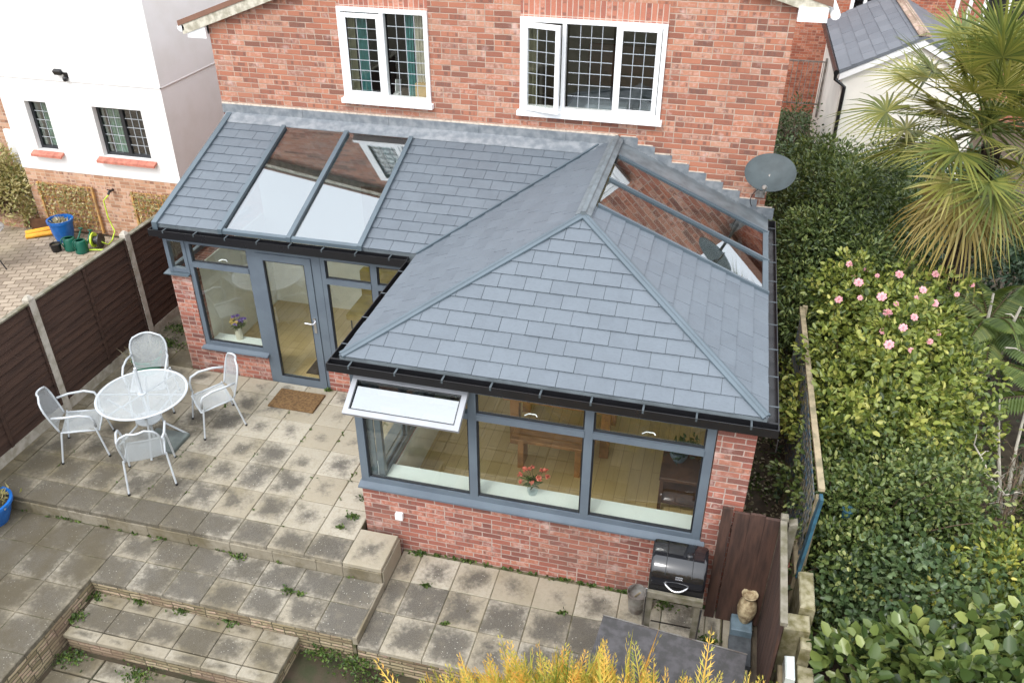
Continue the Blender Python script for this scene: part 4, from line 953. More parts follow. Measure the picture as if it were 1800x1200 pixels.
m = MB(); m.box(-12.5, 5.9, CZ, -9.5, 6.9, CZ+.12); tag(m.build('raised_bed', 'neighbour_brick', None, loc=(-10.5, 6.3, CZ)), 'low brick edged bed beneath the straw coloured bush', 'raised bed')
shrub('bush', (-10.1, 6.25, CZ+.12), [(-10.1, 6.15, .85, .55, .45, .62), (-10.7, 6.3, .8, .6, .5, .6), (-9.85, 6.05, .5, .38, .3, .35)], 'straw coloured bush at the far left beside the white house', 'bush', 'hedge_leaf', 420, 16, .085, .035)
t = thing('garden_table', (-8.95, 4.35, CZ), 'grey round metal garden table cut off at the left edge', 'table')
MB().lathe([(.02, 0), (.42, 0), (.43, .01), (.42, .02), (.02, .02)], (-8.95, 4.35, CZ+.70), 32).build('table_top', 'galvanised', t)
for k in range(3): a_ = k*2.09; MB().tube([(-8.95, 4.35, CZ+.69), (-8.95+.15*math.cos(a_), 4.35+.15*math.sin(a_), CZ+.4), (-8.95+.35*math.cos(a_), 4.35+.35*math.sin(a_), CZ)], .012, 6).build('leg', 'black_plastic', t)

# ================================================================== TABLE AND CHAIRS ON THE TERRACE
TX, TY, AZ = -3.20, .72, A
t = thing('garden_table', (TX, TY, AZ), 'round pale metal mesh garden table on the paved terrace', 'table')
m = MB(); m.lathe([(.535, -.012), (.545, -.004), (.545, .006), (.53, .012), (.515, .006), (.515, -.008)], (TX, TY, AZ+.72), 48, capb=False, capt=False); m.build('rim', 'white_metal', t, smooth=True)
m = MB(); m.grid(lambda u, v: (TX+.52*v*math.cos(u*2*math.pi), TY+.52*v*math.sin(u*2*math.pi), AZ+.722), 48, 6)
m.uv = [[((m.v[i][0]), (m.v[i][1])) for i in f] for f in m.f]; m.build('table_top', 'perforated_metal', t)
m = MB()
for k in range(6): a_ = k*math.pi/3+.25; m.bar((TX+.03*math.cos(a_), TY+.03*math.sin(a_), AZ+.708), (TX+.52*math.cos(a_), TY+.52*math.sin(a_), AZ+.708), .018, .016)
m.lathe([(.05, -.01), (.05, .01)], (TX, TY, AZ+.722), 16); m.build('spoke', 'white_metal', t)
for k in range(4):
    a_ = k*math.pi/2+.5; c_, s_ = math.cos(a_), math.sin(a_)
    MB().tube([(TX+.40*c_, TY+.40*s_, AZ+.70), (TX+.14*c_, TY+.14*s_, AZ+.42), (TX+.16*c_, TY+.16*s_, AZ+.25), (TX+.42*c_, TY+.42*s_, AZ)], .013, 8).build('leg', 'white_metal', t)
MB().lathe([(.15, 0), (.16, .01), (.16, .02), (.15, .02)], (TX, TY, AZ+.33), 24).build('centre_ring', 'white_metal', t)
t = thing('parasol_stand', (TX+.14, TY-.02, AZ), 'square dark parasol stand with a pale pole rising through the mesh table', 'parasol stand')
MB().bbox(TX-.08, TY-.2, AZ, TX+.40, TY+.18, AZ+.05, .01).build('base', 'stand_grey', t)
MB().tube([(TX, TY, AZ+.05), (TX, TY, AZ+1.10)], .018, 10).build('pole', 'white_metal', t)
def chair():
    t = thing('garden_chair', (0, 0, 0), 'x', 'chair', 'mesh garden chairs')
    W2 = .22
    sf = lambda u, v: ((u-.5)*2*W2*(1-.04*v), -.20+.42*v, .43-.02*math.sin(v*math.pi)-.012*math.sin(u*math.pi)-(.05*max(0, v-.85)/.15))
    def panel(fn, nm):
        m = MB(); m.grid(fn, 10, 10); m.uv = [[(m.v[i][0], m.v[i][1]+m.v[i][2]) for i in f] for f in m.f]; m.build(nm, 'perforated_metal', t, smooth='all')
    panel(sf, 'seat')
    def bk(u, v):
        hw = W2*(.93+.12*math.sin(v*2.2))*(math.sqrt(max(0, 1-max(0, (v-.55)/.45)**2.4))*.62+.38)
        return ((u-.5)*2*hw, -.215-.13*v-.03*(1-(2*u-1)**2), .44+.47*v)
    panel(bk, 'backrest')
    m = MB(); m.tube([sf(0, 0), sf(0, .5), sf(0, 1), sf(.5, 1), sf(1, 1), sf(1, .5), sf(1, 0)], .012, 8); m.build('seat_frame', 'white_metal', t, smooth='all')
    m = MB(); pts = [bk(0, i/12) for i in range(13)]+[bk(i/8, 1) for i in range(1, 8)]+[bk(1, 1-i/12) for i in range(13)]; m.tube(pts, .013, 8); m.build('back_frame', 'white_metal', t, smooth='all')
    for sx in (-1, 1):
        x = sx*(W2+.015)
        m = MB(); m.tube([(sx*W2, -.25, .66), (sx*(W2+.04), -.12, .67), (sx*(W2+.05), .06, .67), (sx*(W2+.045), .17, .63), (sx*(W2+.03), .20, .56), (sx*(W2+.01), .20, .45)], .015, 8); m.build('armrest', 'white_metal', t, smooth='all')
        for y0, y1 in ((.19, .26), (-.19, -.28)):
            m = MB(); m.tube([(x, y0, .44), (x+sx*.03, y1, .0)], .012, 8); lg = m.build('leg', 'white_metal', t)
            MB().tube([(x+sx*.03, y1, .0), (x+sx*.031, y1+.001, .025)], .016, 8).build('foot_cap', 'black_plastic', lg)
    return t
c0 = chair(); first = True
for ang, d, twist, lab in ((-58, .72, .04, 'pale mesh chair with its back to the camera, at the front of the round table'), (205, .78, .1, 'pale mesh chair left of the round table, closest to the fence'),
                    (122, .80, -.12, 'pale mesh chair behind the round table, facing the camera'), (41, .80, .12, 'pale mesh chair right of the round table, next to the glazed door')):
    x, y = TX+d*math.cos(R(ang)), TY+d*math.sin(R(ang)); rz = R(ang)+math.pi/2+twist
    if first: c0.location = (x, y, AZ); c0.rotation_euler = (0, 0, rz); c0['label'] = lab; first = False
    else: copy_thing(c0, (x, y, AZ), rz, lab)
t = thing('garden_tub', (-4.2, 2.1, AZ), 'green plastic tub of dry stems in the corner behind the chairs', 'tub')
MB().lathe([(.02, 0), (.15, 0), (.2, .22), (.215, .225), (.215, .24), (.19, .24), (.14, .03), (.02, .02)], (-4.2, 2.1, AZ), 24).build('tub_body', 'green_plastic', t, smooth=True)
n = 260; P = np.stack([RNG.normal(-4.2, .08, n), RNG.normal(2.1, .08, n), AZ+.1+RNG.random(n)*.12], 1); leaves('dry_stems', P, unit(n, 0)+[0, 0, .8], unit(n), .28, .012, 'straw', t, RNG.random(n), False)
o = MB().bbox(-2.14, 1.72, AZ+.003, -1.48, 2.13, AZ+.028, .006).build('doormat', 'coir', None, loc=(-1.8, 1.92, AZ)); tag(o, 'brown coir doormat outside the glazed door', 'doormat')
t = pot('planter_pot', (-4.30, -.86, B_), .15, .24, .30, 'blue_glaze', 'soil', 'blue glazed bowl planter at the left edge below the terrace step', 'plant pot')
n = 160; P = np.stack([RNG.normal(-4.3, .1, n), RNG.normal(-.86, .1, n), np.full(n, B_+.25)], 1); leaves('plant', P, unit(n, 0)+[0, 0, .4], unit(n), .12, .03, 'hedge_leaf', t, RNG.random(n), False)

# ================================================================== BARBECUE CORNER
bq = thing('barbecue', (3.47, -.38, 0), 'black hooded barbecue on a wooden cart against the brick wall', 'barbecue')
bxc, hw = 3.47, .265
prof = [(-.575, .805), (-.58, .87), (-.56, .95), (-.50, 1.02), (-.41, 1.06), (-.29, 1.065), (-.20, 1.045), (-.145, .99), (-.13, .90), (-.13, .805)]
def hood(x0, x1, k0, k1):
    cy, cz = -.36, .90
    m = MB(); vs = []; secs = [(x0, k0*.90), (x0+.012, k0*.97), (x0+.035, k0), (x1-.035, k1), (x1-.012, k1*.97), (x1, k1*.90)]
    for x, k in secs: vs += [(x, cy+(y-cy)*k, cz+(z-cz)*k if z > .81 else z) for y, z in prof]
    n = len(prof); fs = [tuple(range(n-1, -1, -1)), tuple(range((len(secs)-1)*n, len(secs)*n))]
    for i in range(len(secs)-1): fs += [(i*n+j, i*n+j+1, (i+1)*n+j+1, (i+1)*n+j) for j in range(n-1)]
    m.add(vs, fs); return m
lid = hood(bxc-hw, bxc+hw, 1, 1).build('lid', 'bbq_enamel', bq, smooth=True)
m = MB()
for x in (bxc-.12, bxc+.13):
    m.tube([(x, y, z+.002) for y, z in prof[2:8]], .0035, 5)
m.build('lid_seam', 'black_plastic', lid)
m = MB(); m.tube(bez((bxc-.12, -.575, .86), (bxc, -.72, .81), (bxc+.12, -.575, .86), 8), .012, 8); m.build('lid_handle', 'chrome', lid, smooth='all')
MB().bar((bxc-.02, -.572, .94), (bxc+.05, -.572, .94), .012, .03).build('badge', 'chrome', lid)
MB().lathe([(.03, 0), (.035, .02), (.02, .03)], (bxc+.09, -.38, 1.063), 12).build('vent', 'black_plastic', lid)
MB().box(bxc-.26, -.57, .70, bxc+.26, -.14, .80).build('fire_bowl', 'black_plastic', bq)
m = MB(); m.bbox(bxc-.27, -.62, .66, bxc+.27, -.577, .74, .004); m.bbox(bxc-.27, -.577, .655, bxc+.27, -.13, .695, .004); m.build('cart_rail', 'weathered_wood', bq)
for x in (bxc-.235, bxc+.225):
    for y in (-.555, -.17): MB().box(x-.028, y-.02, .0, x+.028, y+.02, .655).build('leg', 'weathered_wood', bq)
MB().tube([(bxc-.27, -.64, .01), (bxc-.275, -.635, .80)], .010, 7).build('frame_tube', 'chrome', bq); MB().tube([(bxc+.255, -.64, .01), (bxc+.26, -.635, .66)], .010, 7).build('frame_tube', 'chrome', bq)
MB().tube([(bxc-.2, -.54, .25), (bxc+.2, -.54, .25)], .008, 6).build('lower_rail', 'chrome', bq)
t = thing('ash_bucket', (3.10, -.22, 0), 'rusty metal ash bucket with a stick in it beside the barbecue', 'bucket')
MB().lathe([(.02, 0), (.075, 0), (.105, .26), (.11, .265), (.10, .265), (.085, .20), (.02, .19)], (3.10, -.22, 0), 20).build('bucket_body', 'galvanised', t, smooth=True)
MB().tube([(3.08, -.22, .19), (3.13, -.29, .34)], .010, 6).build('stick', 'pale_wood', t); MB().tube(bez((3.0, -.22, .25), (3.10, -.02, .30), (3.2, -.22, .25), 8), .004, 5).build('handle', 'galvanised', t)
t = thing('storage_bunker', (3.5, -1.4, E_), 'low store with a flat dark felt roof in front of the barbecue', 'garden store')
rot = R(-5)
def rp(x, y, z): return (2.82+x*math.cos(rot)-y*math.sin(rot), -.80+x*math.sin(rot)+y*math.cos(rot), z)
def rbox(mb, x0, y0, z0, x1, y1, z1): return mb.prism([rp(x0, y0, z0), rp(x1, y0, z0), rp(x1, y1, z0), rp(x0, y1, z0)], (0, 0, z1-z0))
rbox(MB(), 0, -1.15, .46, 1.37, 0, .49).build('roof', 'felt', t); rbox(MB(), .03, -1.1, E_, 1.33, -.60, .458).build('store_wall', 'panel_wood', t)
m = MB(); rbox(m, -.006, -.004, .491, 1.376, .006, .50); m.build('roof_edge', 'galvanised', t)
# brown screen panels
t = thing('screen_panel', (4.06, -.12, 0), 'dark reddish brown timber screen panel standing beside the barbecue', 'screen panel')
x = 3.80; wds = [.10, .142, .142, .142]; hts = [1.53, 1.50, 1.51, 1.49]
for wd, h in zip(wds, hts): MB().bbox(x+.001, -.14, .01, x+wd-.001, -.105-.006*(x > 3.85), h, .003, lift=(0, random.uniform(-.01, .01), 0, 0)).build('board', 'panel_wood', t); x += wd+(.016 if wd == .10 else .0)
for z in (.35, 1.2): MB().box(3.80, -.104, z, 4.33, -.06, z+.06).build('rail', 'panel_wood', t)
t = thing('side_screen', (4.37, -.8, 0), 'brown timber screen running toward the camera with a pale weathered top rail', 'screen panel')
y = -.15
for i in range(8): MB().bbox(4.345, y-.135, .01, 4.372, y-.004, 1.44-.012*i+random.uniform(-.01, .01), .005).build('board', 'panel_wood', t); y -= .139
MB().prism([(4.335, -.14, 1.46), (4.395, -.14, 1.46), (4.395, -.14, 1.50), (4.335, -.14, 1.50)], (0, -1.14, -.09)).build('top_rail', 'weathered_wood', t)
for y, h in ((-.08, 1.52),): MB().bbox(4.34, y-.04, 0, 4.41, y+.03, h, .01).build('post', 'weathered_wood', t)
t = tag(MB().bbox(4.425, -.12, 0, 4.50, -.03, 1.44, .012, lift=(0, .03, .03, 0)).build('wooden_post', 'weathered_wood', None, loc=(4.46, -.07, 0)), 'weathered grey wooden post behind the corner of the brown screens', 'post')
# urn on stone block
t = tag(MB().bbox(4.07, -.34, .0, 4.28, .0, .13, .008).build('stone_block', 'bluestone', None, loc=(4.18, -.15, 0)), 'smooth blue grey stone block under the old urn', 'stone block')
t = tag(MB().bbox(4.06, -.70, .001, 4.28, -.36, .07, .006).build('stone_block', 'bluestone_dark', None, loc=(4.17, -.5, 0)), 'dark slate block in front of the blue grey stone', 'stone block')
m = MB(); m.lathe([(.02, 0), (.05, 0), (.06, .02), (.085, .10), (.098, .18), (.088, .26), (.06, .315), (.052, .335), (.078, .37), (.082, .385), (.066, .383), (.05, .35), (.01, .34)], (4.20, -.20, .132), 24)
u = m.build('urn', 'urn_stone', None, loc=(4.20, -.20, .132), smooth=True); tag(u, 'weathered cream stone urn with a flared rim on the blue grey block', 'urn')
# rough stone and brick stack
t = thing('stone_stack', (4.6, -.4, 0), 'rough stack of mossy stones and pale bricks between brown screen and shrubs', 'stone stack')
blocks = [(4.46, .16, 4.545, .36, .72, .86, 'white_sill'), (4.57, -.12, 4.66, .36, .0, .86, 'pale_wood'), (4.60, -.60, 4.74, -.13, .0, .90, 'mossy_stone'), (4.47, -.80, 4.70, -.61, .0, .82, 'mossy_stone'), (4.62, -.95, 4.72, -.81, .0, .76, 'mossy_stone'),
          (4.50, -1.22, 4.585, -.97, .52, .66, 'white_sill'), (4.46, -1.3, 4.60, -.96, .0, .51, 'pale_wood'), (4.47, .10, 4.56, .40, .0, .70, 'terracotta_sill'), (4.47, -.58, 4.56, .05, .0, .55, 'mossy_stone'), (4.62, -1.30, 4.76, -1.0, .0, .60, 'mossy_stone')]
for x0, y0, x1, y1, z0, z1, mt in blocks: MB().bbox(x0, y0, z0, x1, y1, z1, .012, lift=[random.uniform(-.012, .012) for _ in range(4)]).build('block', mt, t)

# ================================================================== SATELLITE DISH
t = thing('satellite_dish', (3.9, 4.35, 2.8), 'oval grey satellite dish on an arm at the right corner of the brick house', 'satellite dish')
m = MB(); dc = Vector((3.96, 4.02, 3.33)); dn = Vector((-.10, -.62, .78)).normalized(); q = dn.to_track_quat('Z', 'Y').to_matrix()
rings = 8; nseg = 32
def dp(i, k, off): r_ = i/rings; a_ = 2*math.pi*k/nseg; return dc+q@Vector((.31*r_*math.cos(a_), .27*r_*math.sin(a_), .075*r_*r_-.06+off))
vs = [dp(i, k, 0) for i in range(rings+1) for k in range(nseg)]+[dp(i, k, -.008) for i in range(rings+1) for k in range(nseg)]; n_ = (rings+1)*nseg
fs = []
for i in range(rings):
    for k in range(nseg):
        a_, b_, c_, d_ = i*nseg+k, i*nseg+(k+1) % nseg, (i+1)*nseg+(k+1) % nseg, (i+1)*nseg+k; fs += [(a_, d_, c_, b_)[::-1], (a_+n_, d_+n_, c_+n_, b_+n_)]
for k in range(nseg): a_, b_ = rings*nseg+k, rings*nseg+(k+1) % nseg; fs.append((a_, b_, b_+n_, a_+n_))
m.add(vs, fs); m.build('dish', 'dish_metal', t, smooth=True)
m = MB(); m.tube([dc+q@Vector((0, -.26, -.01)), dc+q@Vector((0, -.36, .1)), dc+q@Vector((0, -.34, .22))], .012, 6); m.build('feed_arm', 'galvanised', t)
MB().lathe([(.02, -.04), (.03, 0), (.03, .05)], dc+q@Vector((0, -.34, .22)), 12, axis=tuple(q@Vector((0, .5, -.8)))).build('feed_horn', 'galvanised', t)
MB().tube([dc-dn*.06, (3.93, 4.2, 3.12), (3.9, 4.40, 2.95)], .02, 8).build('mount_arm', 'galvanised', t)
MB().box(3.84, 4.385, 2.85, 3.96, 4.408, 3.05).build('wall_plate', 'galvanised', t)
MB().tube(bez((3.93, 4.2, 3.1), (3.72, 4.3, 2.9), (3.82, 4.39, 2.72), 8), .005, 5).build('cable', 'black_plastic', t)

# ================================================================== RIGHT HAND BUILDINGS
sh = thing('garden_outbuilding', (6.85, 12, 0), 'cream rendered outbuilding with a slate roof behind the palm', 'outbuilding')
SY = 12.0; ex0, ex1, ez, rx_, rz_ = 5.42, 8.28, 2.66, 6.85, 3.40
m = MB(); m.prism([(ex0+.1, SY, -.05), (ex1-.1, SY, -.05), (ex1-.1, SY, ez), (rx_, SY, rz_-.06), (ex0+.1, SY, ez)], (0, .2, 0)); m.box(ex0+.1, SY+.2, -.05, ex0+.3, SY+4.6, ez-.02); m.box(ex1-.3, SY+.2, -.05, ex1-.1, SY+4.6, ez-.02); m.build('wall', 'cream_render', sh)
s_ = (rz_-ez)/(rx_-ex0)
for sgn, xe in ((1, ex0), (-1, ex1)):
    m = MB(); uv = [(0, 0), (4.8, 0), (4.8, (rx_-ex0)*hyp(s_)), (0, (rx_-ex0)*hyp(s_))]
    slates(m, (xe, SY-.1, ez), (0, 1, 0), (sgn, 0, s_), uv, e=.24, wd=.5, th=.012, seed=11); m.prism([(xe, SY-.1, ez-.06), (xe, SY-.1, ez-.005), (rx_, SY-.1, rz_-.005), (rx_, SY-.1, rz_-.06)], (0, 4.8, 0)); m.build('roof_slope', 'far_slate', sh)
    m = MB(); m.prism([(xe+sgn*.02, SY-.085, ez-.19), (xe+sgn*.02, SY-.085, ez-.062), (rx_, SY-.085, rz_-.062), (rx_, SY-.085, rz_-.20)], (0, .08, 0)); m.build('bargeboard', 'white_upvc', sh)
m = MB(); cap(m, (rx_, SY-.1, rz_), (rx_, SY+4.7, rz_), .11, .07); m.build('ridge_tile', 'ridge_tile', sh)
m = MB(); m.tube([(ex0-.05, SY-.12, ez-.04), (ex0-.05, SY+4.7, ez-.04)], .055, 8); m.build('gutter', 'black_plastic', sh)
m = MB(); m.tube([(ex0-.05, SY-.05, ez-.05), (ex0-.04, SY-.05, ez-.18), (ex0+.16, SY-.06, ez-.32), (ex0+.17, SY-.06, 0)], .038, 8); m.build('downpipe', 'black_plastic', sh)
fh = thing('brick_house', (8, 18, 0), 'orange brick house with white windows far behind the slate roofed outbuilding', 'house')
wf1, wf2, wf3 = (6.05, 6.75, 2.55, 3.9), (9.15, 10.9, 2.25, 3.5), (4.3, 4.95, 2.2, 3.6)
m = wall(MB(), 'y', 3.2, 14, 18, 18.3, -1, 7, [wf1, wf2]); m.build('wall', 'far_brick', fh)
MB().box(3.2, 17.6, 7, 14, 24, 7.2).build('roof', 'clay_tile', fh)
for q, mu in ((wf1, [6.4]), (wf2, [9.75, 10.3])):
    m = MB(); frame(m, 'y', q[0], q[1], q[2], q[3], 17.96, 18.05, .09, mull=[(c, .08) for c in mu]); o = m.build('window', 'white_upvc', fh); pane('y', q[0]+.08, q[1]-.08, q[2]+.08, q[3]-.08, 18.02, 'dark_glass', o)
    MB().box(q[0], 18.5, q[2], q[1], 18.55, q[3]).build('room', 'room_shade', fh)  # dark sheet behind the glass, room shade painted as colour
m = MB(); m.tube([(8.55, 17.93, 0), (8.55, 17.93, 5)], .05, 8); m.build('downpipe', 'white_upvc', fh); m = MB(); m.tube([(8.85, 17.93, 0), (8.85, 17.93, 5)], .05, 8); m.build('downpipe', 'white_upvc', fh)
t = thing('metal_gate', (5.2, 15.2, .7), 'thin grey metal gate across the passage at the top behind the brick house', 'gate')
m = MB(); m.box(4.1, 15.2, 2.0, 5.5, 15.23, 2.03); m.box(4.1, 15.2, 1.0, 5.5, 15.23, 1.03)
for i in range(12): m.box(4.15+i*.115, 15.205, 1.031, 4.165+i*.115, 15.225, 1.999)
m.build('gate_bars', 'galvanised', t); MB().box(5.45, 15.19, .7, 5.5, 15.24, 2.1).build('gate_post', 'galvanised', t)
o = MB().box(4.0, 13.5, -.03, 4.06, 18, 1.5).build('garden_wall', 'neighbour_brick', None, loc=(4.03, 15, 0)); tag(o, 'low brick wall along the shaded passage behind the house corner', 'wall')

# ================================================================== INTERIOR THINGS
FZ = .3
t = thing('dining_table', (1.75, 1.75, FZ), 'oak dining table inside the garden room behind the middle window', 'dining table')
MB().bbox(1.15, 1.72, FZ+.70, 2.55, 2.6, FZ+.76, .01).build('table_top', 'oak', t)
for x in (1.28, 2.42):
    for y in (1.82, 2.5): MB().box(x-.055, y-.055, FZ, x+.055, y+.055, FZ+.70).build('leg', 'oak', t)
t = thing('dining_bench', (1.85, 1.45, FZ), 'oak bench with solid legs in front of the dining table', 'bench')
MB().bbox(1.35, 1.3, FZ+.42, 2.35, 1.6, FZ+.46, .006).build('seat', 'oak', t)
for x in (1.5, 2.2): MB().box(x-.07, 1.33, FZ, x+.0, 1.57, FZ+.42).build('leg', 'oak', t)
t = thing('side_table', (3.4, 1.25, FZ), 'dark wooden side table at the right end of the garden room', 'side table')
MB().bbox(3.15, .95, FZ+.50, 3.66, 1.55, FZ+.54, .006).build('table_top', 'dark_oak', t)
for x in (3.18, 3.63):
    for y in (.98, 1.52): MB().box(x-.02, y-.02, FZ, x+.02, y+.02, FZ+.50).build('leg', 'dark_oak', t)
MB().box(3.17, .98, FZ+.15, 3.64, 1.52, FZ+.17).build('shelf', 'dark_oak', t)
t = thing('plant_bowl', (3.33, 1.3, FZ+.541), 'blue grey bowl with a trailing plant on the dark side table', 'plant bowl')
MB().lathe([(.02, 0), (.06, 0), (.10, .07), (.105, .13), (.085, .13), (.02, .10)], (3.33, 1.3, FZ+.541), 20).build('bowl', 'bluestone', t, smooth=True)
n = 160; P = np.stack([RNG.normal(3.38, .08, n), RNG.normal(1.32, .08, n), FZ+.64+RNG.random(n)*.16], 1); leaves('plant', P, unit(n, -.3), unit(n, 0), .07, .03, 'dark_leaf', t, RNG.random(n))
def vase(c, prof, mat, label, cols, hgt, spread, nst):
    t = thing('flower_vase', c, label, 'vase'); MB().lathe(prof, c, 20, capt=False).build('vase', mat, t, smooth=True)
    top = Vector(c)+Vector((0, 0, prof[-1][1])); m = MB(); heads = []
    for k in range(nst):
        a_ = k*2.4; h = top+Vector((math.cos(a_)*spread*random.uniform(.4, 1.2), math.sin(a_)*spread*.6, hgt*random.uniform(.5, 1.1))); m.tube(bez(top-Vector((0, 0, .04)), top+Vector((0, 0, hgt*.5)), h, 5), .003, 4); heads.append(h)
    m.build('stems', 'weed' and 'brown_stem', t)
    for i, cm in enumerate(cols):
        hs_ = heads[i::len(cols)]; P = np.repeat(np.array([tuple(h) for h in hs_]), 14, 0); A_ = unit(len(P), -.5); leaves('flower', P, A_, unit(len(P), 0), .035, .022, cm, t, RNG.random(len(P)))
    n = 50; P = np.array([tuple(top)]*n)+RNG.normal(size=(n, 3))*.02; leaves('leaves', P, unit(n, .1), unit(n, 0), .11, .02, 'weed_leaf', t, RNG.random(n))
vase((1.86, .25, SILL+.013), [(.02, 0), (.045, 0), (.06, .05), (.05, .10), (.032, .13), (.04, .15)], 'clear_ware', 'glass vase of red flowers on the white sill of the middle front light', ['red_petal'], .16, .22, 11)
vase((-2.93, 2.55, .746), [(.02, 0), (.05, 0), (.055, .10), (.045, .17), (.05, .19)], 'cream_pot', 'cream jug of purple and yellow flowers on the sill left of the door', ['purple_petal', 'yellow_petal', 'purple_petal'], .14, .12, 12)
t = thing('armchair', (-1.2, 4.0, FZ), 'yellow cushioned chair inside the lean-to at the right of the door', 'chair')
MB().bbox(-1.75, 3.55, FZ+.35, -1.05, 4.15, FZ+.48, .04).build('seat', 'yellow_fabric', t); MB().bbox(-1.75, 4.16, FZ+.30, -1.05, 4.28, FZ+.9, .04).build('backrest', 'yellow_fabric', t)
for x in (-1.7, -1.1):
    for y in (3.6, 4.1): MB().tube([(x, y, FZ+.35), (x, y, FZ)], .012, 6).build('leg', 'black_plastic', t)
t = thing('wire_chair', (-.95, 3.1, FZ), 'black wire framed chair inside the lean-to right of the door', 'chair')
MB().bbox(-1.2, 2.9, FZ+.43, -.72, 3.35, FZ+.47, .02).build('seat', 'dark_oak', t)
for x in (-1.18, -.74): MB().tube([(x, 2.92, FZ+.43), (x-.02, 2.86, FZ+.01), (x-.02, 3.38, FZ+.01), (x, 3.33, FZ+.43)], .008, 6).build('leg', 'black_plastic', t)
MB().tube(bez((-1.18, 3.34, FZ+.45), (-.96, 3.6, FZ+1.2), (-.74, 3.34, FZ+.45), 10), .008, 6).build('back_frame', 'black_plastic', t)
o = MB().bbox(-1.98, 2.56, FZ+.002, -1.42, 3.0, FZ+.015, .004).build('doormat', 'dark_mat', None, loc=(-1.7, 2.8, FZ)); tag(o, 'dark doormat on the wooden floor just inside the glazed door', 'doormat')

# ================================================================== RIGHT HAND TRELLIS
t = thing('trellis_fence', (4.62, 1.8, 0), 'narrow lattice fence with flaking blue paint between the extension and the shrubs', 'trellis fence')
TXR = 4.62
m = MB(); y = .1
n_ = 30
for i in range(n_):
    yy = .1+3.6*i/n_; m.bar((TXR-.008, yy, .35), (TXR-.008, min(3.7, yy+.0)+.0, 1.68), .055, .008, (0, 1, 0)) if False else m.box(TXR-.012, yy, .3, TXR-.004, yy+.045, 1.66)
for j in range(10): m.box(TXR-.003, .1, .34+j*.14, TXR+.005, 3.7, .385+j*.14)
m.build('lattice', 'faded_blue', t)
pts = [(TXR+.0, 3.75, 1.66), (TXR+.01, 2.4, 1.72), (TXR+.02, 1.2, 1.76), (TXR+.04, .05, 1.78)]
m = MB()
for p, q in zip(pts, pts[1:]): m.bar(p, q, .06, .035)
m.build('top_rail', 'pale_wood', t)
for yy in (3.72, 1.9, .05): MB().box(TXR+.006, yy-.03, -.03, TXR+.065, yy+.03, 1.70).build('post', 'pale_wood', t)
m = MB(); m.bar((4.665, -.0, 1.74), (4.60, -.10, .80), .03, .11, (0, 1, 0)); tag(m.build('blue_plank', 'blue_paint', None, loc=(4.6, -.1, .0)), 'blue painted plank leaning against the near end of the lattice fence', 'plank')

# ================================================================== VEGETATION
# the glossy evergreen by the house corner
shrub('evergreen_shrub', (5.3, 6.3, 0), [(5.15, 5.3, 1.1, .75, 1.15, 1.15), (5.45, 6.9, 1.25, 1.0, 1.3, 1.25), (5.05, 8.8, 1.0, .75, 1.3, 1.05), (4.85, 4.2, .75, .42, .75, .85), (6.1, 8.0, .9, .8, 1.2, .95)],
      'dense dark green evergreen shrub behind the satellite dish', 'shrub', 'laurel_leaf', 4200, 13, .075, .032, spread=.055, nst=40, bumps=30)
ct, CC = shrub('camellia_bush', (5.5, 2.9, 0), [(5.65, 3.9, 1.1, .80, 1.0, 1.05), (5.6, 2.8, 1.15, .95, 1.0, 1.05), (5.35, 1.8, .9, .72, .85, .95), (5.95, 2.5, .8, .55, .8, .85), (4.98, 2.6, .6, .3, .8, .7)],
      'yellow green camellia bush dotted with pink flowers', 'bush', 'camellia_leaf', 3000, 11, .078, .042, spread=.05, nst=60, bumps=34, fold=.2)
def bloom(c, r, label=None):
    m = MB(); c = Vector(c); nrm = Vector((random.uniform(-.5, .2), -.7, .8)).normalized(); q = nrm.to_track_quat('Z', 'Y').to_matrix()
    for ring, (rr, n, up) in enumerate(((1, 7, .15), (.72, 6, .4), (.4, 5, .7))):
        for k in range(n):
            a_ = 2*math.pi*k/n+ring*.4; d = Vector((math.cos(a_), math.sin(a_), 0)); s2 = Vector((-math.sin(a_), math.cos(a_), 0)); h = Vector((0, 0, 1))
            P = [Vector((0, 0, 0)), d*r*rr*.6+s2*r*.36*rr+h*r*up*.5, d*r*rr+s2*r*.2*rr+h*r*up*.7, d*r*rr-s2*r*.2*rr+h*r*up*.7, d*r*rr*.6-s2*r*.36*rr+h*r*up*.5]
            m.add([c+q@p for p in P], [(0, 1, 2, 3, 4)])
    return m.build('flower', 'pink_petal', ct)
cp = np.array(cam.matrix_world.translation); sel = []
CO = CC[(CC[:, 2] > 1.25) & (CC[:, 1] > 1.5)]; hgt = CO[:, 2]-.25*np.abs(CO[:, 0]-5.6)
for i in np.argsort(-(hgt+RNG.random(len(CO))*1.0+.10*CO[:, 1])):
    if all(np.linalg.norm(CO[i]-q) > .27 for q in sel): sel.append(CO[i])
    if len(sel) >= 24: break
for q in sel: bloom((q[0]+random.uniform(-.03, .03), q[1]-.10, q[2]+.11), random.uniform(.028, .056))
shrub('mixed_hedge', (5.2, .8, 0), [(5.25, 1.0, .8, .60, .75, .85), (5.7, .75, .75, .6, .75, .85), (5.05, .35, .55, .45, .55, .7), (5.95, .9, .55, .35, .45, .6)],
      'tangled light green hedge in front of the camellia', 'hedge', 'mixed_leaf', 2000, 11, .058, .032, spread=.05, nst=140, bumps=36, fold=.2)
shrub('ivy_hedge', (5.15, -.2, 0), [(5.28, -.1, .45, .42, .55, .68), (5.75, .0, .45, .55, .6, .72)], 'dark blue green rounded leaf bush below the tangled hedge', 'bush', 'ivy_leaf', 1000, 9, .066, .048, spread=.06, nst=30)
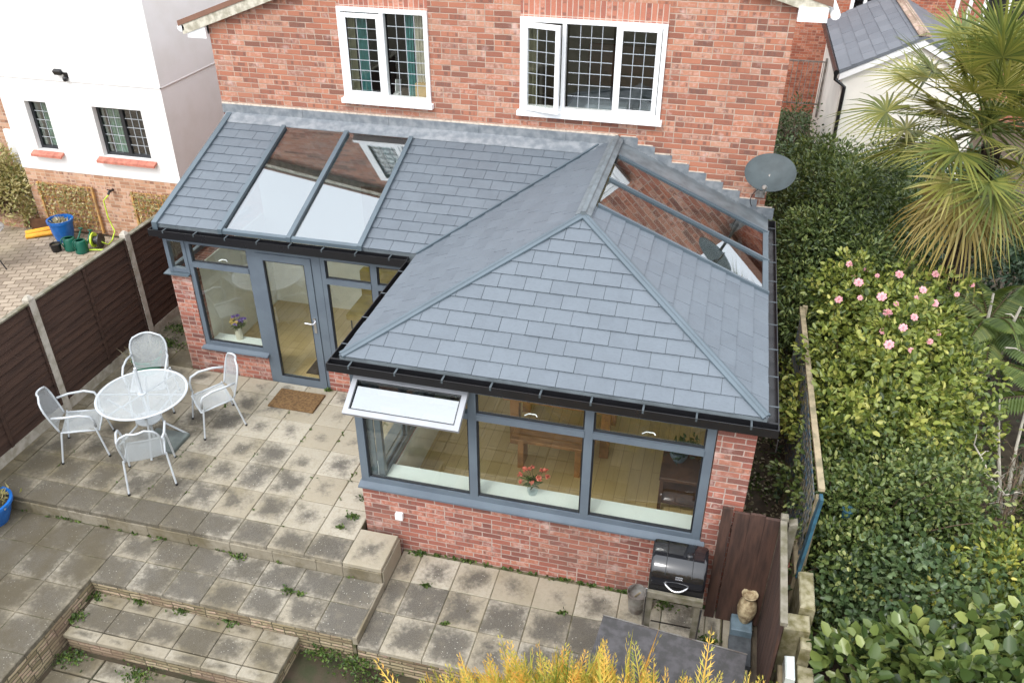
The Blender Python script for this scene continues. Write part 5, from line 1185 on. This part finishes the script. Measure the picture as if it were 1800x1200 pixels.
shrub('yellow_shrub', (6.2, -.1, 0), [(6.1, -.15, .72, .45, .45, .62), (6.65, .15, .7, .45, .5, .65), (5.75, -.4, .6, .28, .3, .5)], 'yellow variegated shrub at the right edge above the large leaved bush', 'shrub', 'yellow_leaf', 620, 11, .07, .034, spread=.06)
bl, _ = shrub('large_leaved_bush', (5.6, -1.3, 0), [(5.3, -1.1, .40, .48, .5, .60), (5.85, -1.25, .5, .55, .55, .66), (6.4, -.95, .55, .6, .6, .74), (5.45, -1.9, .35, .55, .5, .6), (6.3, -1.7, .5, .6, .5, .65)], 'bush with large glossy oval leaves in the bottom right corner', 'bush', 'big_leaf', 600, 8, .130, .085, spread=.06, nst=24, upn=.9, inner=.35, bumps=34, fold=.16)
# bare pale branches
def branchy(base, tips, name, mat, label, r=.022, twigs=10):
    m = MB(); b = Vector(base)
    for tpt in tips:
        tp = Vector(tpt); mid = (b+tp)/2+Vector((random.uniform(-.15, .15), random.uniform(-.15, .15), .15)); pts = bez(b, mid, tp, 8); m.tube(pts, [r*(1-.7*i/8) for i in range(9)], 6)
        for _ in range(twigs):
            k = random.randint(3, 8); d = Vector((random.uniform(-1, 1), random.uniform(-1, 1), random.uniform(-.2, .9)))*random.uniform(.12, .32); m.tube([pts[k], pts[k]+d*.5+Vector((0, 0, .03)), pts[k]+d], [r*.3, r*.2, r*.08], 4)
    return tag(m.build(name, mat, None, loc=base), label, 'branches')
branchy((7.1, 1.9, 0), [(6.85, 2.7, 1.35), (6.5, 2.0, 1.15), (7.3, 3.1, 1.5), (7.0, 1.9, 1.5), (6.75, 1.4, 1.0)], 'bare_branches', 'pale_twig', 'pale bare branches at the right edge beside the camellia', .028, 6)
branchy((6.75, 1.1, 0), [(6.65+.45*math.cos(k), 1.2+.75*math.sin(k*1.7), .95+.3*math.sin(k*2.3)) for k in range(22)], 'bare_shrub', 'twig', 'brown leafless twiggy shrub between the hedge and the right edge', .012, 26)
branchy((7.0, 4.3, 0), [(7.05, 4.6, 1.75), (7.35, 4.4, 1.7), (7.2, 4.0, 1.3)], 'tree_stump', 'pale_twig', 'pale lopped branch standing among the fern fronds', .05, 2)
# palm
def blade_set(mb, o, ax, nrm, Lp, n, span, Lb, wb, droop):
    """fan leaf: petiole from o along ax, then n folded blades radiating in the plane with normal nrm"""
    o, ax, nrm = Vector(o), Vector(ax).normalized(), Vector(nrm).normalized(); side = nrm.cross(ax).normalized(); nrm = ax.cross(side)
    tip = o+ax*Lp+Vector((0, 0, -.06*Lp)); mb['st'].tube([o, (o+tip)/2+Vector((0, 0, .03)), tip], [.013, .010, .007], 5)
    for i in range(n):
        a = (i/(n-1)-.5)*span+random.uniform(-.03, .03); d = (ax*math.cos(a)+side*math.sin(a)+nrm*.10).normalized(); L = Lb*(1-.25*(abs(a)/(span/2))**2)*random.uniform(.88, 1.06)
        s_ = d.cross(nrm).normalized(); ks = [0, .35, .7, 1]; ws = [.3, 1, .62, .05]; dr = droop*random.uniform(.5, 1.6)
        pts = [tip+d*L*k+Vector((0, 0, -dr*L*max(0, k-.3)**1.6)) for k in ks]
        vs = []
        for p, w_ in zip(pts, ws): vs += [p-s_*wb*w_/2, p+nrm*wb*w_*.22*-1, p+s_*wb*w_/2]
        fs = []
        for k in range(3): a0 = k*3; fs += [(a0, a0+1, a0+4, a0+3), (a0+1, a0+2, a0+5, a0+4)]
        mb['lf'].add(vs, fs)
pm = thing('fan_palm', (6.55, 4.9, 0), 'tall fan palm with fibrous trunk and drooping fronds at the right', 'palm tree')
PT = Vector((6.42, 4.75, 3.95))
m = MB(); prof = [(.10, 0)]+[(.11+.03*math.sin(i*1.9)+.02*(i/14), i*.25+.1) for i in range(14)]+[(.12, 3.6)]; m.lathe(prof, (6.58, 4.9, 0), 14)
for i in range(140):
    z = random.uniform(.6, 3.5); a_ = random.uniform(0, 6.3); p = Vector((6.58+.12*math.cos(a_), 4.9+.12*math.sin(a_), z)); m.bar(p, p+Vector((.10*math.cos(a_), .10*math.sin(a_), random.uniform(-.1, .14))), .03, .012)
m.build('trunk', 'palm_trunk', pm)
for nm, cnt, mt, el, zo, ln in (('frond', 64, 'palm_leaf', (-.6, 1.3), 0, (.5, 1.5)), ('dead_frond', 9, 'dry_palm_leaf', (-1.3, -.8), -.35, (.5, .9))):
    for k in range(cnt):
        mb = {'st': MB(), 'lf': MB()}
        az = k*2.399+random.uniform(-.2, .2); e_ = el[0]+(el[1]-el[0])*((k+.5)/cnt)**1.1; ax = Vector((math.cos(az)*math.cos(e_), math.sin(az)*math.cos(e_), math.sin(e_)))
        nrm = Vector((-math.cos(az)*math.sin(e_), -math.sin(az)*math.sin(e_), math.cos(e_)))+Vector((random.uniform(-.35, .35), random.uniform(-.35, .35), 0))
        blade_set(mb, PT+Vector((0, 0, zo+random.uniform(-.15, .12))), ax, nrm, random.uniform(*ln), random.randint(24, 32), R(random.uniform(210, 290)), random.uniform(.58, .80), .036, random.uniform(.15, .45) if nm == 'frond' else .8)
        L_ = mb['lf']; st = mb['st']; b = len(L_.v); 
        o = L_.build(nm, mt, pm); at_ = o.data.attributes.new('tone', 'FLOAT', 'POINT'); tv = random.uniform(.2, .95); at_.data.foreach_set('value', [tv]*len(o.data.vertices))
        st.build('petiole', 'palm_leaf', o)
# tree fern
def fern(base, top, fronds, Lf, label, el=(.1, .9)):
    t = thing('tree_fern', base, label, 'fern'); MB().tube([base, top], [.09, .06], 9).build('trunk', 'palm_trunk', t); top = Vector(top)
    for k in range(fronds):
        az = k*2.399; e_ = random.uniform(*el); L = Lf*random.uniform(.8, 1.1); d = Vector((math.cos(az), math.sin(az), 0))
        pts = [top+d*L*s*math.cos(e_*.6)+Vector((0, 0, L*(s*math.sin(e_)-.62*s*s))) for s in [i/12 for i in range(13)]]
        n = 34; P = []; A_ = []; N_ = []; Ls = []
        for i in range(2, n):
            s = i/n; j = s*12; a = int(min(11, j)); p = pts[a].lerp(pts[a+1], j-a); tg = (pts[a+1]-pts[a]).normalized(); sd = tg.cross(Vector((0, 0, 1))).normalized()
            for sg in (-1, 1):
                P.append(tuple(p)); A_.append(tuple(sd*sg+tg*.45+Vector((0, 0, -.18)))); N_.append(tuple(sd.cross(tg)+Vector((0, 0, .3)))); Ls.append(.26*math.sin(min(1, s*1.15+.12)*math.pi)**.8+.02)
        Ls = np.array(Ls); o = leaves('frond', P, A_, N_, Ls, np.full(len(Ls), .042), 'fern_leaf', t, np.full(len(Ls), random.uniform(.2, .9)), True, .12, .25)
        m = MB(); m.tube(pts, [.007*(1-.8*i/12) for i in range(13)], 4); m.build('rachis', 'brown_stem', o)
fern((7.15, 4.6, 0), (7.1, 4.6, 1.35), 17, 1.2, 'tree fern with long combed fronds below the palm')
fern((7.8, 3.4, 0), (7.75, 3.4, 1.0), 12, 1.2, 'tree fern with arching fronds at the right edge')
fern((6.55, 6.2, 0), (6.55, 6.2, 1.05), 12, 1.05, 'tree fern in shade between the palm trunk and the evergreen shrub')
# background shrubs
shrub('garden_shrub', (8.2, 6.8, 0), [(8.0, 6.9, .8, 1.0, 1.0, 1.0), (9.0, 5.6, .8, 1.0, 1.2, 1.1)], 'dark shrub filling the space behind the palm trunk', 'shrub', 'dark_leaf', 900, 15, .085, .04)
shrub('garden_shrub', (7.9, 1.4, 0), [(7.9, 1.6, .6, .7, .9, .8), (7.6, .2, .5, .7, .7, .7)], 'dull green shrub beyond the pale branches at the right edge', 'shrub', 'mixed_leaf', 600, 15, .07, .035)
shrub('garden_shrub', (4.75, 11.8, 0), [(4.7, 11.6, .5, .5, .8, .6), (4.8, 13.2, .6, .5, .9, .7)], 'dark shrub added to deepen the shade in the passage beside the brick house', 'shrub', 'ivy_leaf', 260, 14, .07, .035)  # added dark foliage standing for shade on the far house
shrub('garden_shrub', (6.6, 9.8, 0), [(6.3, 9.9, .7, .9, .9, .8), (7.6, 10.3, .8, 1.0, .9, .9)], 'low shrub in front of the cream outbuilding wall', 'shrub', 'dark_leaf', 600, 15, .085, .04)
m = MB(); m.lathe([(.01, 0), (.05, .0), (.055, .10), (.06, .105), (.05, .11), (.01, .10)], (5.02, .40, 1.20), 14); tag(m.build('hanging_pot', 'blue_paint', None, loc=(5.02, .40, 1.20), smooth=True), 'small blue pot caught in the hedge beside the lattice fence', 'plant pot')
# golden conifer in the foreground
gc = thing('golden_conifer', (2.95, -2.75, E_), 'golden yellow feathery conifer in the foreground at the bottom edge', 'conifer')
P = []; A_ = []; N_ = []; Ls = []; Tn = []
for k in range(1250):
    d = Vector(unit(1, -.15)[0]); rad = random.uniform(.55, 1.0)**.5; c = Vector((3.5, -2.6, .35))+Vector((d.x*2.2*rad, d.y*.80*rad, abs(d.z)*1.12*rad if d.z > 0 else d.z*.5))
    ax = (Vector((d.x*.45, d.y*.5, .9))+Vector(RNG.normal(size=3)*.28)).normalized(); L = random.uniform(.22, .44)*(1.5 if random.random() < .16 else 1); tone = random.uniform(0, 1)
    sd = ax.cross(Vector(RNG.normal(size=3))).normalized(); n2 = ax.cross(sd)
    m_ = 9
    for i in range(m_):
        s = (i+.6)/m_; p = c+ax*L*s
        for sg in (-1, 1):
            bl_ = min(L, .42)*.42*(1-s*.72); bd = (ax*.85+sd*sg*.62+n2*random.uniform(-.25, .25)).normalized()
            P.append(tuple(p)); A_.append(tuple(bd)); N_.append(tuple(n2)); Ls.append(bl_); Tn.append(tone)
            p2 = p+bd*bl_*.45; P.append(tuple(p2)); A_.append(tuple((bd+ax*.5-sd*sg*.5).normalized())); N_.append(tuple(n2)); Ls.append(bl_*.5); Tn.append(tone)
            p3 = p+bd*bl_*.3; P.append(tuple(p3)); A_.append(tuple((bd-ax*.1+sd*sg*.5).normalized())); N_.append(tuple(n2)); Ls.append(bl_*.42); Tn.append(tone)
    P.append(tuple(c)); A_.append(tuple(ax)); N_.append(tuple(n2)); Ls.append(L*1.1); Tn.append(tone)
Ls = np.array(Ls); leaves('foliage', P, A_, N_, Ls, np.clip(Ls*.13, .006, .014), 'conifer_leaf', gc, np.array(Tn), False, .2, .05)
m = MB()
for k in range(40): d = Vector(unit(1, .2)[0]); m.tube(bez((3.2, -2.75, E_), (3.2+d.x*.5, -2.75+d.y*.3, .4), (3.2+d.x*1.7, -2.75+d.y*.7, .3+d.z*.95), 6), [.02, .018, .015, .012, .009, .006, .004], 5)
m.build('stem', 'brown_stem', gc)
# weeds in joints and along walls, moss of the passage
W = []
def weed(x, y, z, r, n):
    for _ in range(n): W.append((x+random.gauss(0, r), y+random.gauss(0, r*.6), z+abs(random.gauss(0, r*.12))))
for x, y, z, r, n in [(-4.35, 2.75, A, .13, 260), (-4.4, 3.2, A, .12, 160), (-.14, .35, A, .045, 50), (-.2, .05, A, .04, 50), (-.26, -.15, A, .03, 30), (-.25, .75, A, .03, 30), (-1.25, -.68, B_, .05, 50), (-.5, -.98, B_, .04, 40), (-.35, -1.0, B_, .03, 25),
                    (-2.62, -1.42, D_, .05, 60), (-2.1, -1.36, D_, .05, 60), (-1.6, -1.36, D_, .05, 60), (-1.0, -1.37, D_, .05, 50), (.05, -1.42, -.2, .10, 180), (.4, -1.45, -.2, .13, 260), (.7, -1.6, E_, .16, 260), (-.1, -1.9, E_, .08, 120), (-2.66, -1.7, -.1, .07, 130), (-2.5, -2.05, E_, .10, 140), (-1.7, -2.05, E_, .10, 120),
                    (.85, -.47, 0, .03, 40), (1.2, -.9, 0, .025, 25), (2.35, -.46, 0, .03, 30), (.62, -.05, 0, .04, 50), (3.0, -.9, 0, .03, 20), (-1.48, 2.24, .3, .03, 30), (.02, 2.2, A, .03, 30), (3.86, -.45, .0, .06, 120), (3.9, -.8, .0, .05, 90), (-3.4, -.62, B_, .04, 40), (-2.3, -.62, B_, .04, 40), (3.35, -.08, .0, .10, 90)]: weed(x, y, z, r, n)
for i in range(60): weed(random.uniform(.5, 3.9), -.02, 0, .02, 7)
for i in range(26): weed(random.uniform(-4.4, .3), random.choice([-.635]), B_, .02, 5)
for i in range(60): weed(random.choice([-4.05+.45*k for k in range(9)]), random.uniform(-.3, 2.1), A-.01, .012, 3)
for i in range(130): weed(random.uniform(4.08, 4.58), random.uniform(-.1, 7), -.03, .07, 14)
n = len(W); o = leaves('weeds', W, unit(n, -.1)+[0, 0, .3], unit(n, 0), RNG.uniform(.02, .05, n), RNG.uniform(.014, .028, n), 'weed_leaf', None, RNG.random(n)); tag(o, kind='stuff')
W = []
for i in range(5200): W.append((random.uniform(4.5, 10.5), random.uniform(-2.5, 12), -.02+abs(random.gauss(0, .05))))
n = len(W); o = leaves('ground_cover', W, unit(n, -.1), unit(n, 0), RNG.uniform(.05, .11, n), RNG.uniform(.03, .05, n), 'dark_leaf', None, RNG.random(n)); tag(o, kind='stuff')
W = []
for i in range(2600): W.append((random.uniform(4.05, 4.9), random.uniform(-.2, 12), -.025+random.random()*.02))
n = len(W); o = leaves('leaf_litter', W, unit(n, -.1)*[1, 1, .3], unit(n, .5), RNG.uniform(.03, .06, n), RNG.uniform(.02, .03, n), 'straw', None, RNG.random(n)); tag(o, kind='stuff')
